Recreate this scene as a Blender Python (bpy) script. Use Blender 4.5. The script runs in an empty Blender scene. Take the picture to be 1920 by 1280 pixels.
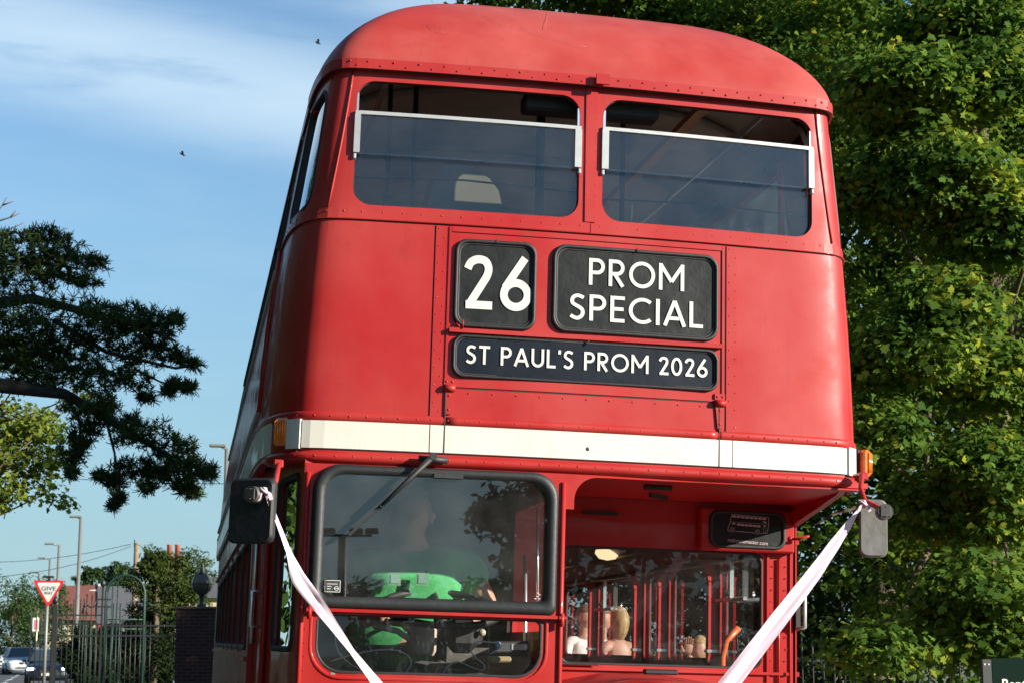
import bpy, bmesh, math, random
import numpy as np
from mathutils import Vector, Matrix, geometry
R_ = math.radians
random.seed(7); rng = np.random.default_rng(7)
scene = bpy.context.scene
COL = scene.collection

# ---------------------------------------------------------------- camera
CAM = np.array([-1.4242, -6.463, 1.7637]); YAW = 0.185; PITCH = 0.1713; FPX = 3244.3
cd = bpy.data.cameras.new('camera'); cam = bpy.data.objects.new('camera', cd); COL.objects.link(cam)
cam.location = CAM; cam.rotation_euler = (math.pi/2 + PITCH, 0, -YAW)
cd.sensor_width = 36; cd.lens = FPX/1920*36; cd.clip_start = .1; cd.clip_end = 3000
scene.camera = cam
cd.dof.use_dof = True; cd.dof.focus_distance = 7.2; cd.dof.aperture_fstop = 14
# ---------------------------------------------------------------- light
SUN_AZ, SUN_EL = R_(55), R_(18)      # azimuth measured from -Y (towards the camera side) to +X
sdir = Vector((math.sin(SUN_AZ)*math.cos(SUN_EL), -math.cos(SUN_AZ)*math.cos(SUN_EL), math.sin(SUN_EL)))
sl = bpy.data.lights.new('sun', 'SUN'); sun = bpy.data.objects.new('sun', sl); COL.objects.link(sun)
sl.energy = 5.0; sl.angle = R_(.5); sl.color = (1, .93, .82)
sun.rotation_euler = sdir.to_track_quat('Z', 'Y').to_euler(); sun.location = (20, -20, 20)
world = bpy.data.worlds.new('World'); scene.world = world; world.use_nodes = True
scene.view_settings.view_transform = 'Standard'; scene.view_settings.look = 'None'
scene.view_settings.exposure = 1.25; scene.view_settings.gamma = 1
def build_world():
    nt = world.node_tree; N = nt.nodes; L = nt.links
    for n in list(N): N.remove(n)
    out = N.new('ShaderNodeOutputWorld'); bg = N.new('ShaderNodeBackground'); bg.inputs['Strength'].default_value = .075
    sky = N.new('ShaderNodeTexSky'); sky.sky_type = 'NISHITA'; sky.sun_disc = False
    sky.sun_elevation = SUN_EL; sky.sun_rotation = math.atan2(sdir.x, sdir.y); sky.altitude = 0
    sky.air_density = 1.0; sky.dust_density = .15; sky.ozone_density = 2.2
    tc = N.new('ShaderNodeTexCoord'); sep = N.new('ShaderNodeSeparateXYZ'); L.new(tc.outputs['Generated'], sep.inputs[0])
    def m(op, a, b=None, c=None):
        n = N.new('ShaderNodeMath'); n.operation = op
        for i, v in enumerate((a, b, c)):
            if v is None: continue
            if isinstance(v, (int, float)): n.inputs[i].default_value = v
            else: L.new(v, n.inputs[i])
        return n.outputs[0]
    az = m('ARCTAN2', sep.outputs[0], sep.outputs[1]); el = m('ARCSINE', sep.outputs[2])
    # broad cirrus band crossing the northern sky, falling to the right
    def band(a0, e0, slope, width, soft):
        mid = m('ADD', m('MULTIPLY', m('SUBTRACT', az, a0), slope), e0)
        d = m('DIVIDE', m('SUBTRACT', el, mid), width)
        r = N.new('ShaderNodeMapRange'); r.interpolation_type = 'SMOOTHSTEP'; L.new(m('ABSOLUTE', d), r.inputs[0])
        r.inputs[1].default_value = 1+soft; r.inputs[2].default_value = max(0, 1-soft); return r.outputs[0]
    comb = N.new('ShaderNodeCombineXYZ'); L.new(az, comb.inputs[0]); L.new(el, comb.inputs[1])
    def noise(scale, sx, sy, rot, det=6, dist=.3):
        mp = N.new('ShaderNodeMapping'); L.new(comb.outputs[0], mp.inputs[0]); mp.inputs['Scale'].default_value = (sx, sy, 1); mp.inputs['Rotation'].default_value = (0, 0, rot)
        n = N.new('ShaderNodeTexNoise'); L.new(mp.outputs[0], n.inputs['Vector']); n.inputs['Scale'].default_value = scale
        n.inputs['Detail'].default_value = det; n.inputs['Roughness'].default_value = .55; n.inputs['Distortion'].default_value = dist; return n.outputs['Fac']
    n1 = noise(6, 1, 4.5, R_(14)); n2 = noise(14, 1, 6, R_(14), 8)
    nz = m('ADD', m('MULTIPLY', n1, .7), m('MULTIPLY', n2, .3))
    def ramp(v, a, b):
        r = N.new('ShaderNodeMapRange'); r.interpolation_type = 'SMOOTHSTEP'; L.new(v, r.inputs[0]); r.inputs[1].default_value = a; r.inputs[2].default_value = b; return r.outputs[0]
    b1 = m('MULTIPLY', band(-.06, .326, -.16, .030, .8), ramp(nz, .22, .5))
    b2 = m('MULTIPLY', band(.10, .375, -.2, .018, .9), ramp(nz, .35, .6))
    veil = m('MULTIPLY', ramp(nz, .42, .75), .22)
    low = m('MULTIPLY', band(0, -.02, 0, .22, .95), .85)
    f = m('MINIMUM', m('ADD', m('ADD', m('MULTIPLY', b1, .68), m('MULTIPLY', b2, .5)), m('MULTIPLY', veil, .5)), .95)
    mxl = N.new('ShaderNodeMix'); mxl.data_type = 'RGBA'; L.new(low, mxl.inputs['Factor']); L.new(sky.outputs[0], mxl.inputs[6]); mxl.inputs[7].default_value = (2.2, 2.9, 3.3, 1)
    mix = N.new('ShaderNodeMix'); mix.data_type = 'RGBA'; L.new(f, mix.inputs['Factor']); L.new(mxl.outputs[2], mix.inputs[6])
    mix.inputs[7].default_value = (4.8, 5.0, 5.4, 1)
    tn = N.new('ShaderNodeMix'); tn.data_type = 'RGBA'; tn.blend_type = 'MULTIPLY'; tn.inputs['Factor'].default_value = 1; L.new(mix.outputs[2], tn.inputs[6]); tn.inputs[7].default_value = (.80, .98, 1.06, 1)
    L.new(tn.outputs[2], bg.inputs['Color']); L.new(bg.outputs[0], out.inputs[0])
build_world()

# ---------------------------------------------------------------- calibration helpers (photo pixel -> place)
cy_, sy_, cp_, sp_ = math.cos(YAW), math.sin(YAW), math.cos(PITCH), math.sin(PITCH)
FW = np.array([sy_*cp_, cy_*cp_, sp_]); RT = np.array([cy_, -sy_, 0]); UP = np.cross(RT, FW)
RHO = .0293                                  # the bus stands on the camber of the road
def ray(u, v): return RT*(u-960)/FPX - UP*(v-640)/FPX + FW
def at(u, v, Y):
    d = ray(u, v); return Vector(CAM + d*((Y-CAM[1])/d[1]))
def tb(P): return np.array([P[0]*math.cos(RHO)-P[2]*math.sin(RHO), P[1], P[0]*math.sin(RHO)+P[2]*math.cos(RHO)])
CB = tb(CAM)
def bt(u, v, y):
    d = tb(ray(u, v)); return Vector(CB + d*((y-CB[1])/d[1]))
def btx(u, v, x):
    d = tb(ray(u, v)); return Vector(CB + d*((x-CB[0])/d[0]))

# ---------------------------------------------------------------- materials
def mat(name, color, rough=.5, metal=0, coat=0, coatr=.08, var=0, vscale=3, bump=0, bscale=40, spec=.5, trans=0, emit=None, sheen=0, c2=None, vdet=5):
    m = bpy.data.materials.new(name); m.use_nodes = True; nt = m.node_tree; N = nt.nodes; L = nt.links
    p = N['Principled BSDF']
    p.inputs['Base Color'].default_value = (*color, 1); p.inputs['Roughness'].default_value = rough; p.inputs['Metallic'].default_value = metal
    p.inputs['Specular IOR Level'].default_value = spec
    p.inputs['Coat Weight'].default_value = coat; p.inputs['Coat Roughness'].default_value = coatr
    if sheen: p.inputs['Sheen Weight'].default_value = sheen
    if emit: p.inputs['Emission Color'].default_value = (*emit[0], 1); p.inputs['Emission Strength'].default_value = emit[1]
    tc = N.new('ShaderNodeTexCoord')
    if var or c2:
        n = N.new('ShaderNodeTexNoise'); n.inputs['Scale'].default_value = vscale; n.inputs['Detail'].default_value = vdet; n.inputs['Roughness'].default_value = .6
        L.new(tc.outputs['Object'], n.inputs['Vector'])
        r = N.new('ShaderNodeMapRange'); L.new(n.outputs['Fac'], r.inputs[0]); r.inputs[1].default_value = .32; r.inputs[2].default_value = .68
        mx = N.new('ShaderNodeMix'); mx.data_type = 'RGBA'; L.new(r.outputs[0], mx.inputs['Factor'])
        a = tuple(c*(1-var) for c in color); b = c2 if c2 else tuple(min(1, c*(1+var)) for c in color)
        mx.inputs[6].default_value = (*a, 1); mx.inputs[7].default_value = (*b, 1); L.new(mx.outputs[2], p.inputs['Base Color'])
    if bump:
        n2 = N.new('ShaderNodeTexNoise'); n2.inputs['Scale'].default_value = bscale; n2.inputs['Detail'].default_value = 4; L.new(tc.outputs['Object'], n2.inputs['Vector'])
        b = N.new('ShaderNodeBump'); b.inputs['Strength'].default_value = bump; b.inputs['Distance'].default_value = .01
        L.new(n2.outputs['Fac'], b.inputs['Height']); L.new(b.outputs[0], p.inputs['Normal'])
    return m
def paint_mat(name, base, fade, rough, coat, bumpd=.004):
    """old coach paint: faded patches, fine specks, gently wavy sheet metal"""
    m = mat(name, base, rough, 0, coat, .07, spec=.22); nt = m.node_tree; N = nt.nodes; L = nt.links; p = N['Principled BSDF']
    tc = N.new('ShaderNodeTexCoord')
    def nz(s, d, r=.6, sc=(1, 1, 1)):
        mp = N.new('ShaderNodeMapping'); mp.inputs['Scale'].default_value = sc; L.new(tc.outputs['Object'], mp.inputs[0])
        n = N.new('ShaderNodeTexNoise'); n.inputs['Scale'].default_value = s; n.inputs['Detail'].default_value = d; n.inputs['Roughness'].default_value = r
        L.new(mp.outputs[0], n.inputs['Vector']); return n.outputs['Fac']
    def rng_(v, a, b, lo=0, hi=1):
        r = N.new('ShaderNodeMapRange'); L.new(v, r.inputs[0]); r.inputs[1].default_value = a; r.inputs[2].default_value = b; r.inputs[3].default_value = lo; r.inputs[4].default_value = hi; return r.outputs[0]
    def mx(f, a, b):
        n = N.new('ShaderNodeMix'); n.data_type = 'RGBA'; L.new(f, n.inputs['Factor'])
        for i, v in ((6, a), (7, b)):
            if isinstance(v, tuple): n.inputs[i].default_value = (*v, 1)
            else: L.new(v, n.inputs[i])
        return n.outputs[2]
    big = nz(1.3, 4); c = mx(rng_(big, .42, .66), base, fade); c = mx(rng_(nz(6, 8, .7), .60, .72, 0, .30), c, tuple(v*.6 for v in base))
    speck = nz(90, 3, .7); c = mx(rng_(speck, .70, .76, 0, .55), c, tuple(v*.35 for v in base))
    streak = nz(16, 5, .6, (3, 3, .25)); c = mx(rng_(streak, .58, .8, 0, .38), c, tuple(v*.55+.01 for v in base))
    L.new(c, p.inputs['Base Color'])
    L.new(rng_(nz(5, 6), .3, .7, rough*.75, rough*1.3), p.inputs['Roughness'])
    wav = nz(2.2, 1); b = N.new('ShaderNodeBump'); b.inputs['Strength'].default_value = .5; b.inputs['Distance'].default_value = bumpd*6; L.new(wav, b.inputs['Height'])
    b2 = N.new('ShaderNodeBump'); b2.inputs['Strength'].default_value = .12; b2.inputs['Distance'].default_value = .002; L.new(nz(160, 3), b2.inputs['Height']); L.new(b.outputs[0], b2.inputs['Normal'])
    L.new(b2.outputs[0], p.inputs['Normal']); L.new(b.outputs[0], p.inputs['Coat Normal'])
    return m
def glass_mat(name, tint=(.88, .90, .90), boost=1.0, dirt=.05, rough=0.0):
    m = bpy.data.materials.new(name); m.use_nodes = True; nt = m.node_tree; N = nt.nodes; L = nt.links
    for n in list(N): N.remove(n)
    out = N.new('ShaderNodeOutputMaterial'); tr = N.new('ShaderNodeBsdfTransparent'); tr.inputs[0].default_value = (*tint, 1)
    gl = N.new('ShaderNodeBsdfGlossy'); gl.inputs['Roughness'].default_value = rough; gl.inputs[0].default_value = (1, 1, 1, 1)
    fr = N.new('ShaderNodeFresnel'); fr.inputs[0].default_value = 1.5
    mu = N.new('ShaderNodeMath'); mu.operation = 'MULTIPLY'; mu.use_clamp = True; L.new(fr.outputs[0], mu.inputs[0]); mu.inputs[1].default_value = 1.8*boost
    mx = N.new('ShaderNodeMixShader'); L.new(mu.outputs[0], mx.inputs[0]); L.new(tr.outputs[0], mx.inputs[1]); L.new(gl.outputs[0], mx.inputs[2])
    df = N.new('ShaderNodeBsdfDiffuse'); df.inputs[0].default_value = (.55, .55, .52, 1)
    tc = N.new('ShaderNodeTexCoord'); no = N.new('ShaderNodeTexNoise'); no.inputs['Scale'].default_value = 7; no.inputs['Detail'].default_value = 8; L.new(tc.outputs['Object'], no.inputs['Vector'])
    r = N.new('ShaderNodeMapRange'); L.new(no.outputs['Fac'], r.inputs[0]); r.inputs[1].default_value = .35; r.inputs[2].default_value = .75; r.inputs[3].default_value = dirt*.2; r.inputs[4].default_value = dirt
    m2 = N.new('ShaderNodeMixShader'); L.new(r.outputs[0], m2.inputs[0]); L.new(mx.outputs[0], m2.inputs[1]); L.new(df.outputs[0], m2.inputs[2])
    L.new(m2.outputs[0], out.inputs[0]); return m
def leaf_mat(name, c1, c2, c3=None, tr=.35, rough=.45, scale=1.2):
    m = bpy.data.materials.new(name); m.use_nodes = True; nt = m.node_tree; N = nt.nodes; L = nt.links
    for n in list(N): N.remove(n)
    out = N.new('ShaderNodeOutputMaterial'); p = N.new('ShaderNodeBsdfPrincipled'); t = N.new('ShaderNodeBsdfTranslucent')
    p.inputs['Roughness'].default_value = .75; p.inputs['Specular IOR Level'].default_value = .15
    tc = N.new('ShaderNodeTexCoord'); no = N.new('ShaderNodeTexNoise'); no.inputs['Scale'].default_value = scale; no.inputs['Detail'].default_value = 3; L.new(tc.outputs['Object'], no.inputs['Vector'])
    ge = N.new('ShaderNodeNewGeometry')
    ad = N.new('ShaderNodeMath'); ad.operation = 'MULTIPLY_ADD'; L.new(ge.outputs['Random Per Island'], ad.inputs[0]); ad.inputs[1].default_value = .5; L.new(no.outputs['Fac'], ad.inputs[2])
    cr = N.new('ShaderNodeValToRGB'); cr.color_ramp.elements[0].position = .45; cr.color_ramp.elements[0].color = (*c1, 1); cr.color_ramp.elements[1].position = .95; cr.color_ramp.elements[1].color = (*c2, 1)
    if c3: e = cr.color_ramp.elements.new(1.0); e.color = (*c3, 1)
    L.new(ad.outputs[0], cr.inputs[0]); L.new(cr.outputs[0], p.inputs['Base Color'])
    hs = N.new('ShaderNodeHueSaturation'); hs.inputs['Value'].default_value = 1.5; hs.inputs['Hue'].default_value = .48; L.new(cr.outputs[0], hs.inputs['Color']); L.new(hs.outputs[0], t.inputs[0])
    mx = N.new('ShaderNodeMixShader'); mx.inputs[0].default_value = tr; L.new(p.outputs[0], mx.inputs[1]); L.new(t.outputs[0], mx.inputs[2]); L.new(mx.outputs[0], out.inputs[0])
    return m
M = {}
M['red'] = paint_mat('red_paint', (.300, .0095, .0075), (.335, .030, .024), .5, .25)
M['red_in'] = mat('red_inner_paint', (.42, .012, .010), .42, coat=.2, var=.12, vscale=5)
M['cream'] = paint_mat('cream_paint', (.56, .54, .46), (.51, .485, .41), .4, .3)
M['black'] = mat('black_rubber', (.009, .009, .009), .6, var=.3, vscale=30, bump=.1)
M['rubber'] = mat('grey_rubber', (.010, .011, .011), .55, var=.25, vscale=14, bump=.12)
M['dark'] = mat('dark_interior', (.03, .026, .024), .8)
M['blind'] = mat('blind_cloth', (.009, .0105, .011), .55, c2=(.018, .020, .020), vscale=9, bump=1.0, bscale=7, spec=.15)
M['blindb'] = mat('blue_black_blind', (.006, .009, .015), .5, c2=(.010, .014, .021), vscale=6, bump=.5, bscale=6, spec=.12)
M['white'] = mat('white_lettering', (.50, .50, .45), .6, var=.07, vscale=14)
M['dim_white'] = mat('pinkish_line_print', (.42, .33, .33), .6)
M['chrome'] = mat('satin_aluminium', (.78, .78, .76), .28, metal=.85, bump=.1)
M['alu_white'] = mat('weathered_aluminium', (.37, .38, .37), .42, metal=.25, var=.08, vscale=20)
M['amber'] = mat('amber_lens', (.70, .16, .012), .18, coat=.6, var=.25, vscale=30)
M['glass'] = glass_mat('window_glass', boost=.65, dirt=.022)
M['wglass'] = glass_mat('windscreen_glass', (.84, .88, .88), 1.45, .045)
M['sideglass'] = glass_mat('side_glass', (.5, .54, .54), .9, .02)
M['ceiling'] = mat('cream_ceiling', (.36, .31, .24), .5, var=.1, vscale=2)
M['brown'] = mat('brown_lining', (.42, .33, .26), .6, var=.2)
M['wood'] = mat('orange_wood', (.55, .22, .07), .5)
M['moquette'] = mat('tartan_moquette', (.13, .03, .03), .9, c2=(.06, .06, .05), vscale=30)
M['skin'] = mat('skin', (.42, .22, .145), .5, var=.08, vscale=8)
M['shirt'] = mat('green_cloth', (.030, .25, .07), .85, var=.2, vscale=9, bump=1.0, bscale=9)
M['wshirt'] = mat('white_cloth', (.75, .73, .68), .8)
M['bdress'] = mat('pale_blue_cloth', (.30, .42, .60), .8)
M['blond'] = mat('blond_hair', (.34, .22, .09), .6, var=.4, vscale=40)
M['bhair'] = mat('brown_hair', (.12, .06, .03), .6, var=.4, vscale=40)
M['ghair'] = mat('grey_brown_hair', (.16, .13, .11), .7)
M['ribbon'] = mat('pale_pink_satin', (.66, .52, .58), .3, sheen=.3, bump=.15, bscale=20)
def satin():
    m = M['ribbon']; nt = m.node_tree; N = nt.nodes; L = nt.links; p = N['Principled BSDF']; t = N.new('ShaderNodeBsdfTranslucent'); t.inputs[0].default_value = (.62, .48, .54, 1)
    mx = N.new('ShaderNodeMixShader'); mx.inputs[0].default_value = .2; L.new(p.outputs[0], mx.inputs[1]); L.new(t.outputs[0], mx.inputs[2]); L.new(mx.outputs[0], N['Material Output'].inputs[0])
satin()
M['metalgrey'] = mat('mirror_back_grey', (.10, .095, .082), .5, c2=(.16, .155, .14), vscale=18, bump=.15)
M['clampm'] = mat('clamp_grey', (.055, .05, .042), .55, bump=.1)
M['steel'] = mat('galvanised_steel', (.17, .17, .15), .5, metal=.3)
M['iron'] = mat('black_iron', (.012, .014, .013), .5)
M['giron'] = mat('green_iron', (.005, .026, .018), .5)
M['tyre'] = mat('tyre', (.02, .02, .02), .85)
M['silver'] = mat('silver_parts', (.5, .5, .5), .3, metal=.8)
M['bark'] = mat('bark', (.06, .045, .03), .9, c2=(.12, .09, .05), vscale=12, bump=.8, bscale=20)
M['cable'] = mat('white_cable', (.45, .45, .43), .5)
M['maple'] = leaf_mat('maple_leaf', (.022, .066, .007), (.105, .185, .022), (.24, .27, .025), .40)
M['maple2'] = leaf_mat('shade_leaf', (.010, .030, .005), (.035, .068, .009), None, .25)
M['needle'] = leaf_mat('conifer_needle', (.010, .028, .011), (.060, .090, .022), None, .15, .6)
M['lime'] = leaf_mat('pale_leaf', (.07, .13, .02), (.20, .25, .04), None, .5)
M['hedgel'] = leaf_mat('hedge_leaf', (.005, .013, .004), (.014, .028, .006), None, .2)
M['bushl'] = leaf_mat('bush_leaf', (.018, .038, .008), (.065, .09, .018), None, .3)
M['hazel'] = leaf_mat('distant_leaf', (.018, .04, .012), (.045, .08, .02), None, .2)

# ---------------------------------------------------------------- mesh helpers
class MB:
    def __init__(s): s.v = []; s.f = []; s.sm = []
    def add(s, vs, fs, smooth=False):
        o = len(s.v); s.v += [tuple(v) for v in vs]; s.f += [tuple(i+o for i in f) for f in fs]; s.sm += [smooth]*len(fs)
    def box(s, c, d, rot=None, bev=0):
        hx, hy, hz = d[0]/2, d[1]/2, d[2]/2
        if bev:
            b = min(bev, hx*.95, hy*.95, hz*.95); vs = []; idx = {}
            for sx in (-1, 1):
                for sy in (-1, 1):
                    for sz in (-1, 1):
                        for k in range(3):
                            p = [sx*(hx-b), sy*(hy-b), sz*(hz-b)]; p[k] = (sx*hx, sy*hy, sz*hz)[k]; idx[(sx, sy, sz, k)] = len(vs); vs.append(p)
            bm = bmesh.new(); bv = [bm.verts.new(p) for p in vs]; bmesh.ops.convex_hull(bm, input=bv)
            bm.verts.ensure_lookup_table(); vs = [v.co.copy() for v in bm.verts]; bm.verts.index_update(); fs = [[v.index for v in f.verts] for f in bm.faces]; bm.free()
        else:
            vs = [(x, y, z) for x in (-hx, hx) for y in (-hy, hy) for z in (-hz, hz)]
            fs = [(0, 1, 3, 2), (4, 6, 7, 5), (0, 4, 5, 1), (2, 3, 7, 6), (0, 2, 6, 4), (1, 5, 7, 3)]
        vs = [Vector(v) for v in vs]
        if rot is not None: vs = [rot @ v for v in vs]
        s.add([v+Vector(c) for v in vs], fs); return s
    def bar(s, a, b, w, d, up=(0, 0, 1)):
        a, b = Vector(a), Vector(b); t = (b-a).normalized(); u = Vector(up); u = (u - t*u.dot(t))
        if u.length < 1e-4: u = Vector((1, 0, 0)); u = u-t*u.dot(t)
        u.normalize(); r = t.cross(u); vs = []
        for p in (a, b):
            for i, j in ((-1, -1), (1, -1), (1, 1), (-1, 1)): vs.append(p+r*w/2*i+u*d/2*j)
        s.add(vs, [(0, 1, 2, 3), (7, 6, 5, 4), (0, 4, 5, 1), (1, 5, 6, 2), (2, 6, 7, 3), (3, 7, 4, 0)]); return s
    def tube(s, pts, r, n=8, cap=True, flat=1, up0=None):
        pts = [Vector(p) for p in pts]; rs = r if hasattr(r, '__len__') else [r]*len(pts); vs = []; up = Vector(up0) if up0 else None
        for i, p in enumerate(pts):
            t = (pts[min(i+1, len(pts)-1)]-pts[max(i-1, 0)]).normalized()
            if up is None: up = Vector((0, 0, 1)) if abs(t.z) < .9 else Vector((1, 0, 0))
            u = (up-t*up.dot(t)); u.normalize(); up = u; w = t.cross(u)
            for k in range(n):
                a = 2*math.pi*k/n; vs.append(p+u*math.cos(a)*rs[i]*flat+w*math.sin(a)*rs[i])
        fs = [(i*n+k, i*n+(k+1) % n, (i+1)*n+(k+1) % n, (i+1)*n+k) for i in range(len(pts)-1) for k in range(n)]
        s.add(vs, fs, True)
        if cap: o = len(s.v)-len(vs); s.f += [tuple(o+k for k in range(n-1, -1, -1)), tuple(o+(len(pts)-1)*n+k for k in range(n))]; s.sm += [False, False]
        return s
    def lathe(s, prof, c, axis='z', n=20):
        vs = []; m = len(prof)
        for r, h in prof:
            for k in range(n):
                a = 2*math.pi*k/n; x, y = r*math.cos(a), r*math.sin(a)
                v = {'z': (x, y, h), 'y': (x, h, y), 'x': (h, x, y)}[axis]; vs.append(Vector(v)+Vector(c))
        fs = [(i*n+k, i*n+(k+1) % n, (i+1)*n+(k+1) % n, (i+1)*n+k) for i in range(m-1) for k in range(n)]
        fs += [tuple(range(n-1, -1, -1)), tuple((m-1)*n+k for k in range(n))]
        s.add(vs, fs, True); return s
    def dome(s, c, r, nrm, h=.6, n=6):
        nrm = Vector(nrm).normalized(); u = nrm.orthogonal().normalized(); w = nrm.cross(u); c = Vector(c); vs = []
        for rr_, hh in ((1, 0), (.75, h*.6)):
            for k in range(n): a = 2*math.pi*k/n; vs.append(c+(u*math.cos(a)+w*math.sin(a))*r*rr_+nrm*r*hh)
        vs.append(c+nrm*r*h)
        fs = [(k, (k+1) % n, n+(k+1) % n, n+k) for k in range(n)]+[(n+k, n+(k+1) % n, 2*n) for k in range(n)]
        s.add(vs, fs, True); return s
    def prism(s, poly, fmap, d0, d1):
        """2D polygon (a,b) mapped by fmap(a,b,depth) between depths"""
        n = len(poly); vs = [fmap(a, b, d0) for a, b in poly]+[fmap(a, b, d1) for a, b in poly]
        fs = [tuple(range(n)), tuple(range(2*n-1, n-1, -1))]+[(i, n+i, n+(i+1) % n, (i+1) % n) for i in range(n)]
        s.add(vs, fs); return s
    def build(s, name, m, parent=None, smooth=None, **kw):
        me = bpy.data.meshes.new(name); me.from_pydata(s.v, [], s.f); me.materials.append(m)
        sm = s.sm if smooth is None else [smooth]*len(s.f); me.polygons.foreach_set('use_smooth', sm)
        bm = bmesh.new(); bm.from_mesh(me); bmesh.ops.recalc_face_normals(bm, faces=bm.faces); bm.to_mesh(me); bm.free(); me.update()
        return link(name, me, parent, **kw)
def link(name, me, parent=None, label=None, cat=None, group=None, kind=None):
    o = bpy.data.objects.new(name, me); COL.objects.link(o)
    if parent: o.parent = parent
    return tag(o, label, cat, group, kind)
def tag(o, label=None, cat=None, group=None, kind=None):
    for k, v in (('label', label), ('category', cat), ('group', group), ('kind', kind)):
        if v: o[k] = v
    return o
def empty(name, loc=(0, 0, 0), rz=0, **kw):
    o = bpy.data.objects.new(name, None); COL.objects.link(o); o.location = loc; o.rotation_euler = (0, 0, rz); o.empty_display_size = .2
    return tag(o, **kw)
def copy_tree(o, parent=None):
    c = o.copy(); COL.objects.link(c); c.parent = parent
    for ch in list(o.children): copy_tree(ch, c)
    return c
def rr(x0, x1, z0, z1, r, n=7):
    """rounded rectangle, r = radius or (bl, br, tr, tl)"""
    rs = r if hasattr(r, '__len__') else (r,)*4; P = []
    for (cx, cz, sx, sz, a0), q in zip(((x0, z0, 1, 1, 180), (x1, z0, -1, 1, 270), (x1, z1, -1, -1, 0), (x0, z1, 1, -1, 90)), rs):
        if q < 1e-4: P.append((cx, cz)); continue
        for k in range(n+1):
            a = R_(a0+90*k/n); P.append((cx+sx*q+q*math.cos(a), cz+sz*q+q*math.sin(a)))
    return P
def panel(name, outer, holes, fmap, m, parent, th=.02, cuts_a=(), cuts_b=(), smooth=True, flip=False, **kw):
    """flat sheet with holes, cut into strips, bent by fmap(a,b)->(x,y,z), thickened inwards"""
    loops = [[Vector((a, b, 0)) for a, b in outer]]+[[Vector((a, b, 0)) for a, b in h] for h in holes]
    tris = geometry.tessellate_polygon(loops); flat = [v for l in loops for v in l]
    bm = bmesh.new(); bv = [bm.verts.new(v) for v in flat]
    for t in tris:
        try: bm.faces.new([bv[i] for i in t])
        except ValueError: pass
    for c in cuts_a: bmesh.ops.bisect_plane(bm, geom=bm.verts[:]+bm.edges[:]+bm.faces[:], plane_co=(c, 0, 0), plane_no=(1, 0, 0))
    for c in cuts_b: bmesh.ops.bisect_plane(bm, geom=bm.verts[:]+bm.edges[:]+bm.faces[:], plane_co=(0, c, 0), plane_no=(0, 1, 0))
    bmesh.ops.remove_doubles(bm, verts=bm.verts[:], dist=1e-5)
    for f in bm.faces:
        if f.normal.z < 0: f.normal_flip()
    for v in bm.verts: v.co = Vector(fmap(v.co.x, v.co.y))
    for f in bm.faces: f.smooth = smooth
    if flip:
        bmesh.ops.reverse_faces(bm, faces=bm.faces[:])
    me = bpy.data.meshes.new(name); bm.to_mesh(me); bm.free(); me.materials.append(m)
    o = link(name, me, parent, **kw)
    if th:
        md = o.modifiers.new('thickness', 'SOLIDIFY'); md.thickness = th; md.offset = -1; md.use_even_offset = False
    if smooth:
        md = o.modifiers.new('edges', 'EDGE_SPLIT'); md.split_angle = R_(35)
    return o
def ring(a_out, a_in, fmap, d_base, d_top, m, name, parent, **kw):
    """frame between two outlines with same vertex count, rounded section standing proud"""
    n = len(a_out); vs = []; prof = ((0, d_base), (.08, d_top*.75), (.3, d_top), (.7, d_top), (.92, d_top*.7), (1, d_base))
    for t, d in prof:
        for (a0, b0), (a1, b1) in zip(a_out, a_in): vs.append(fmap(a0+(a1-a0)*t, b0+(b1-b0)*t, d))
    k = len(prof); fs = [(i*n+j, i*n+(j+1) % n, (i+1)*n+(j+1) % n, (i+1)*n+j) for i in range(k-1) for j in range(n)]
    mb = MB(); mb.add(vs, fs, True); return mb.build(name, m, parent, **kw)
def frange(a, b, s): return list(np.arange(a, b, s))

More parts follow.
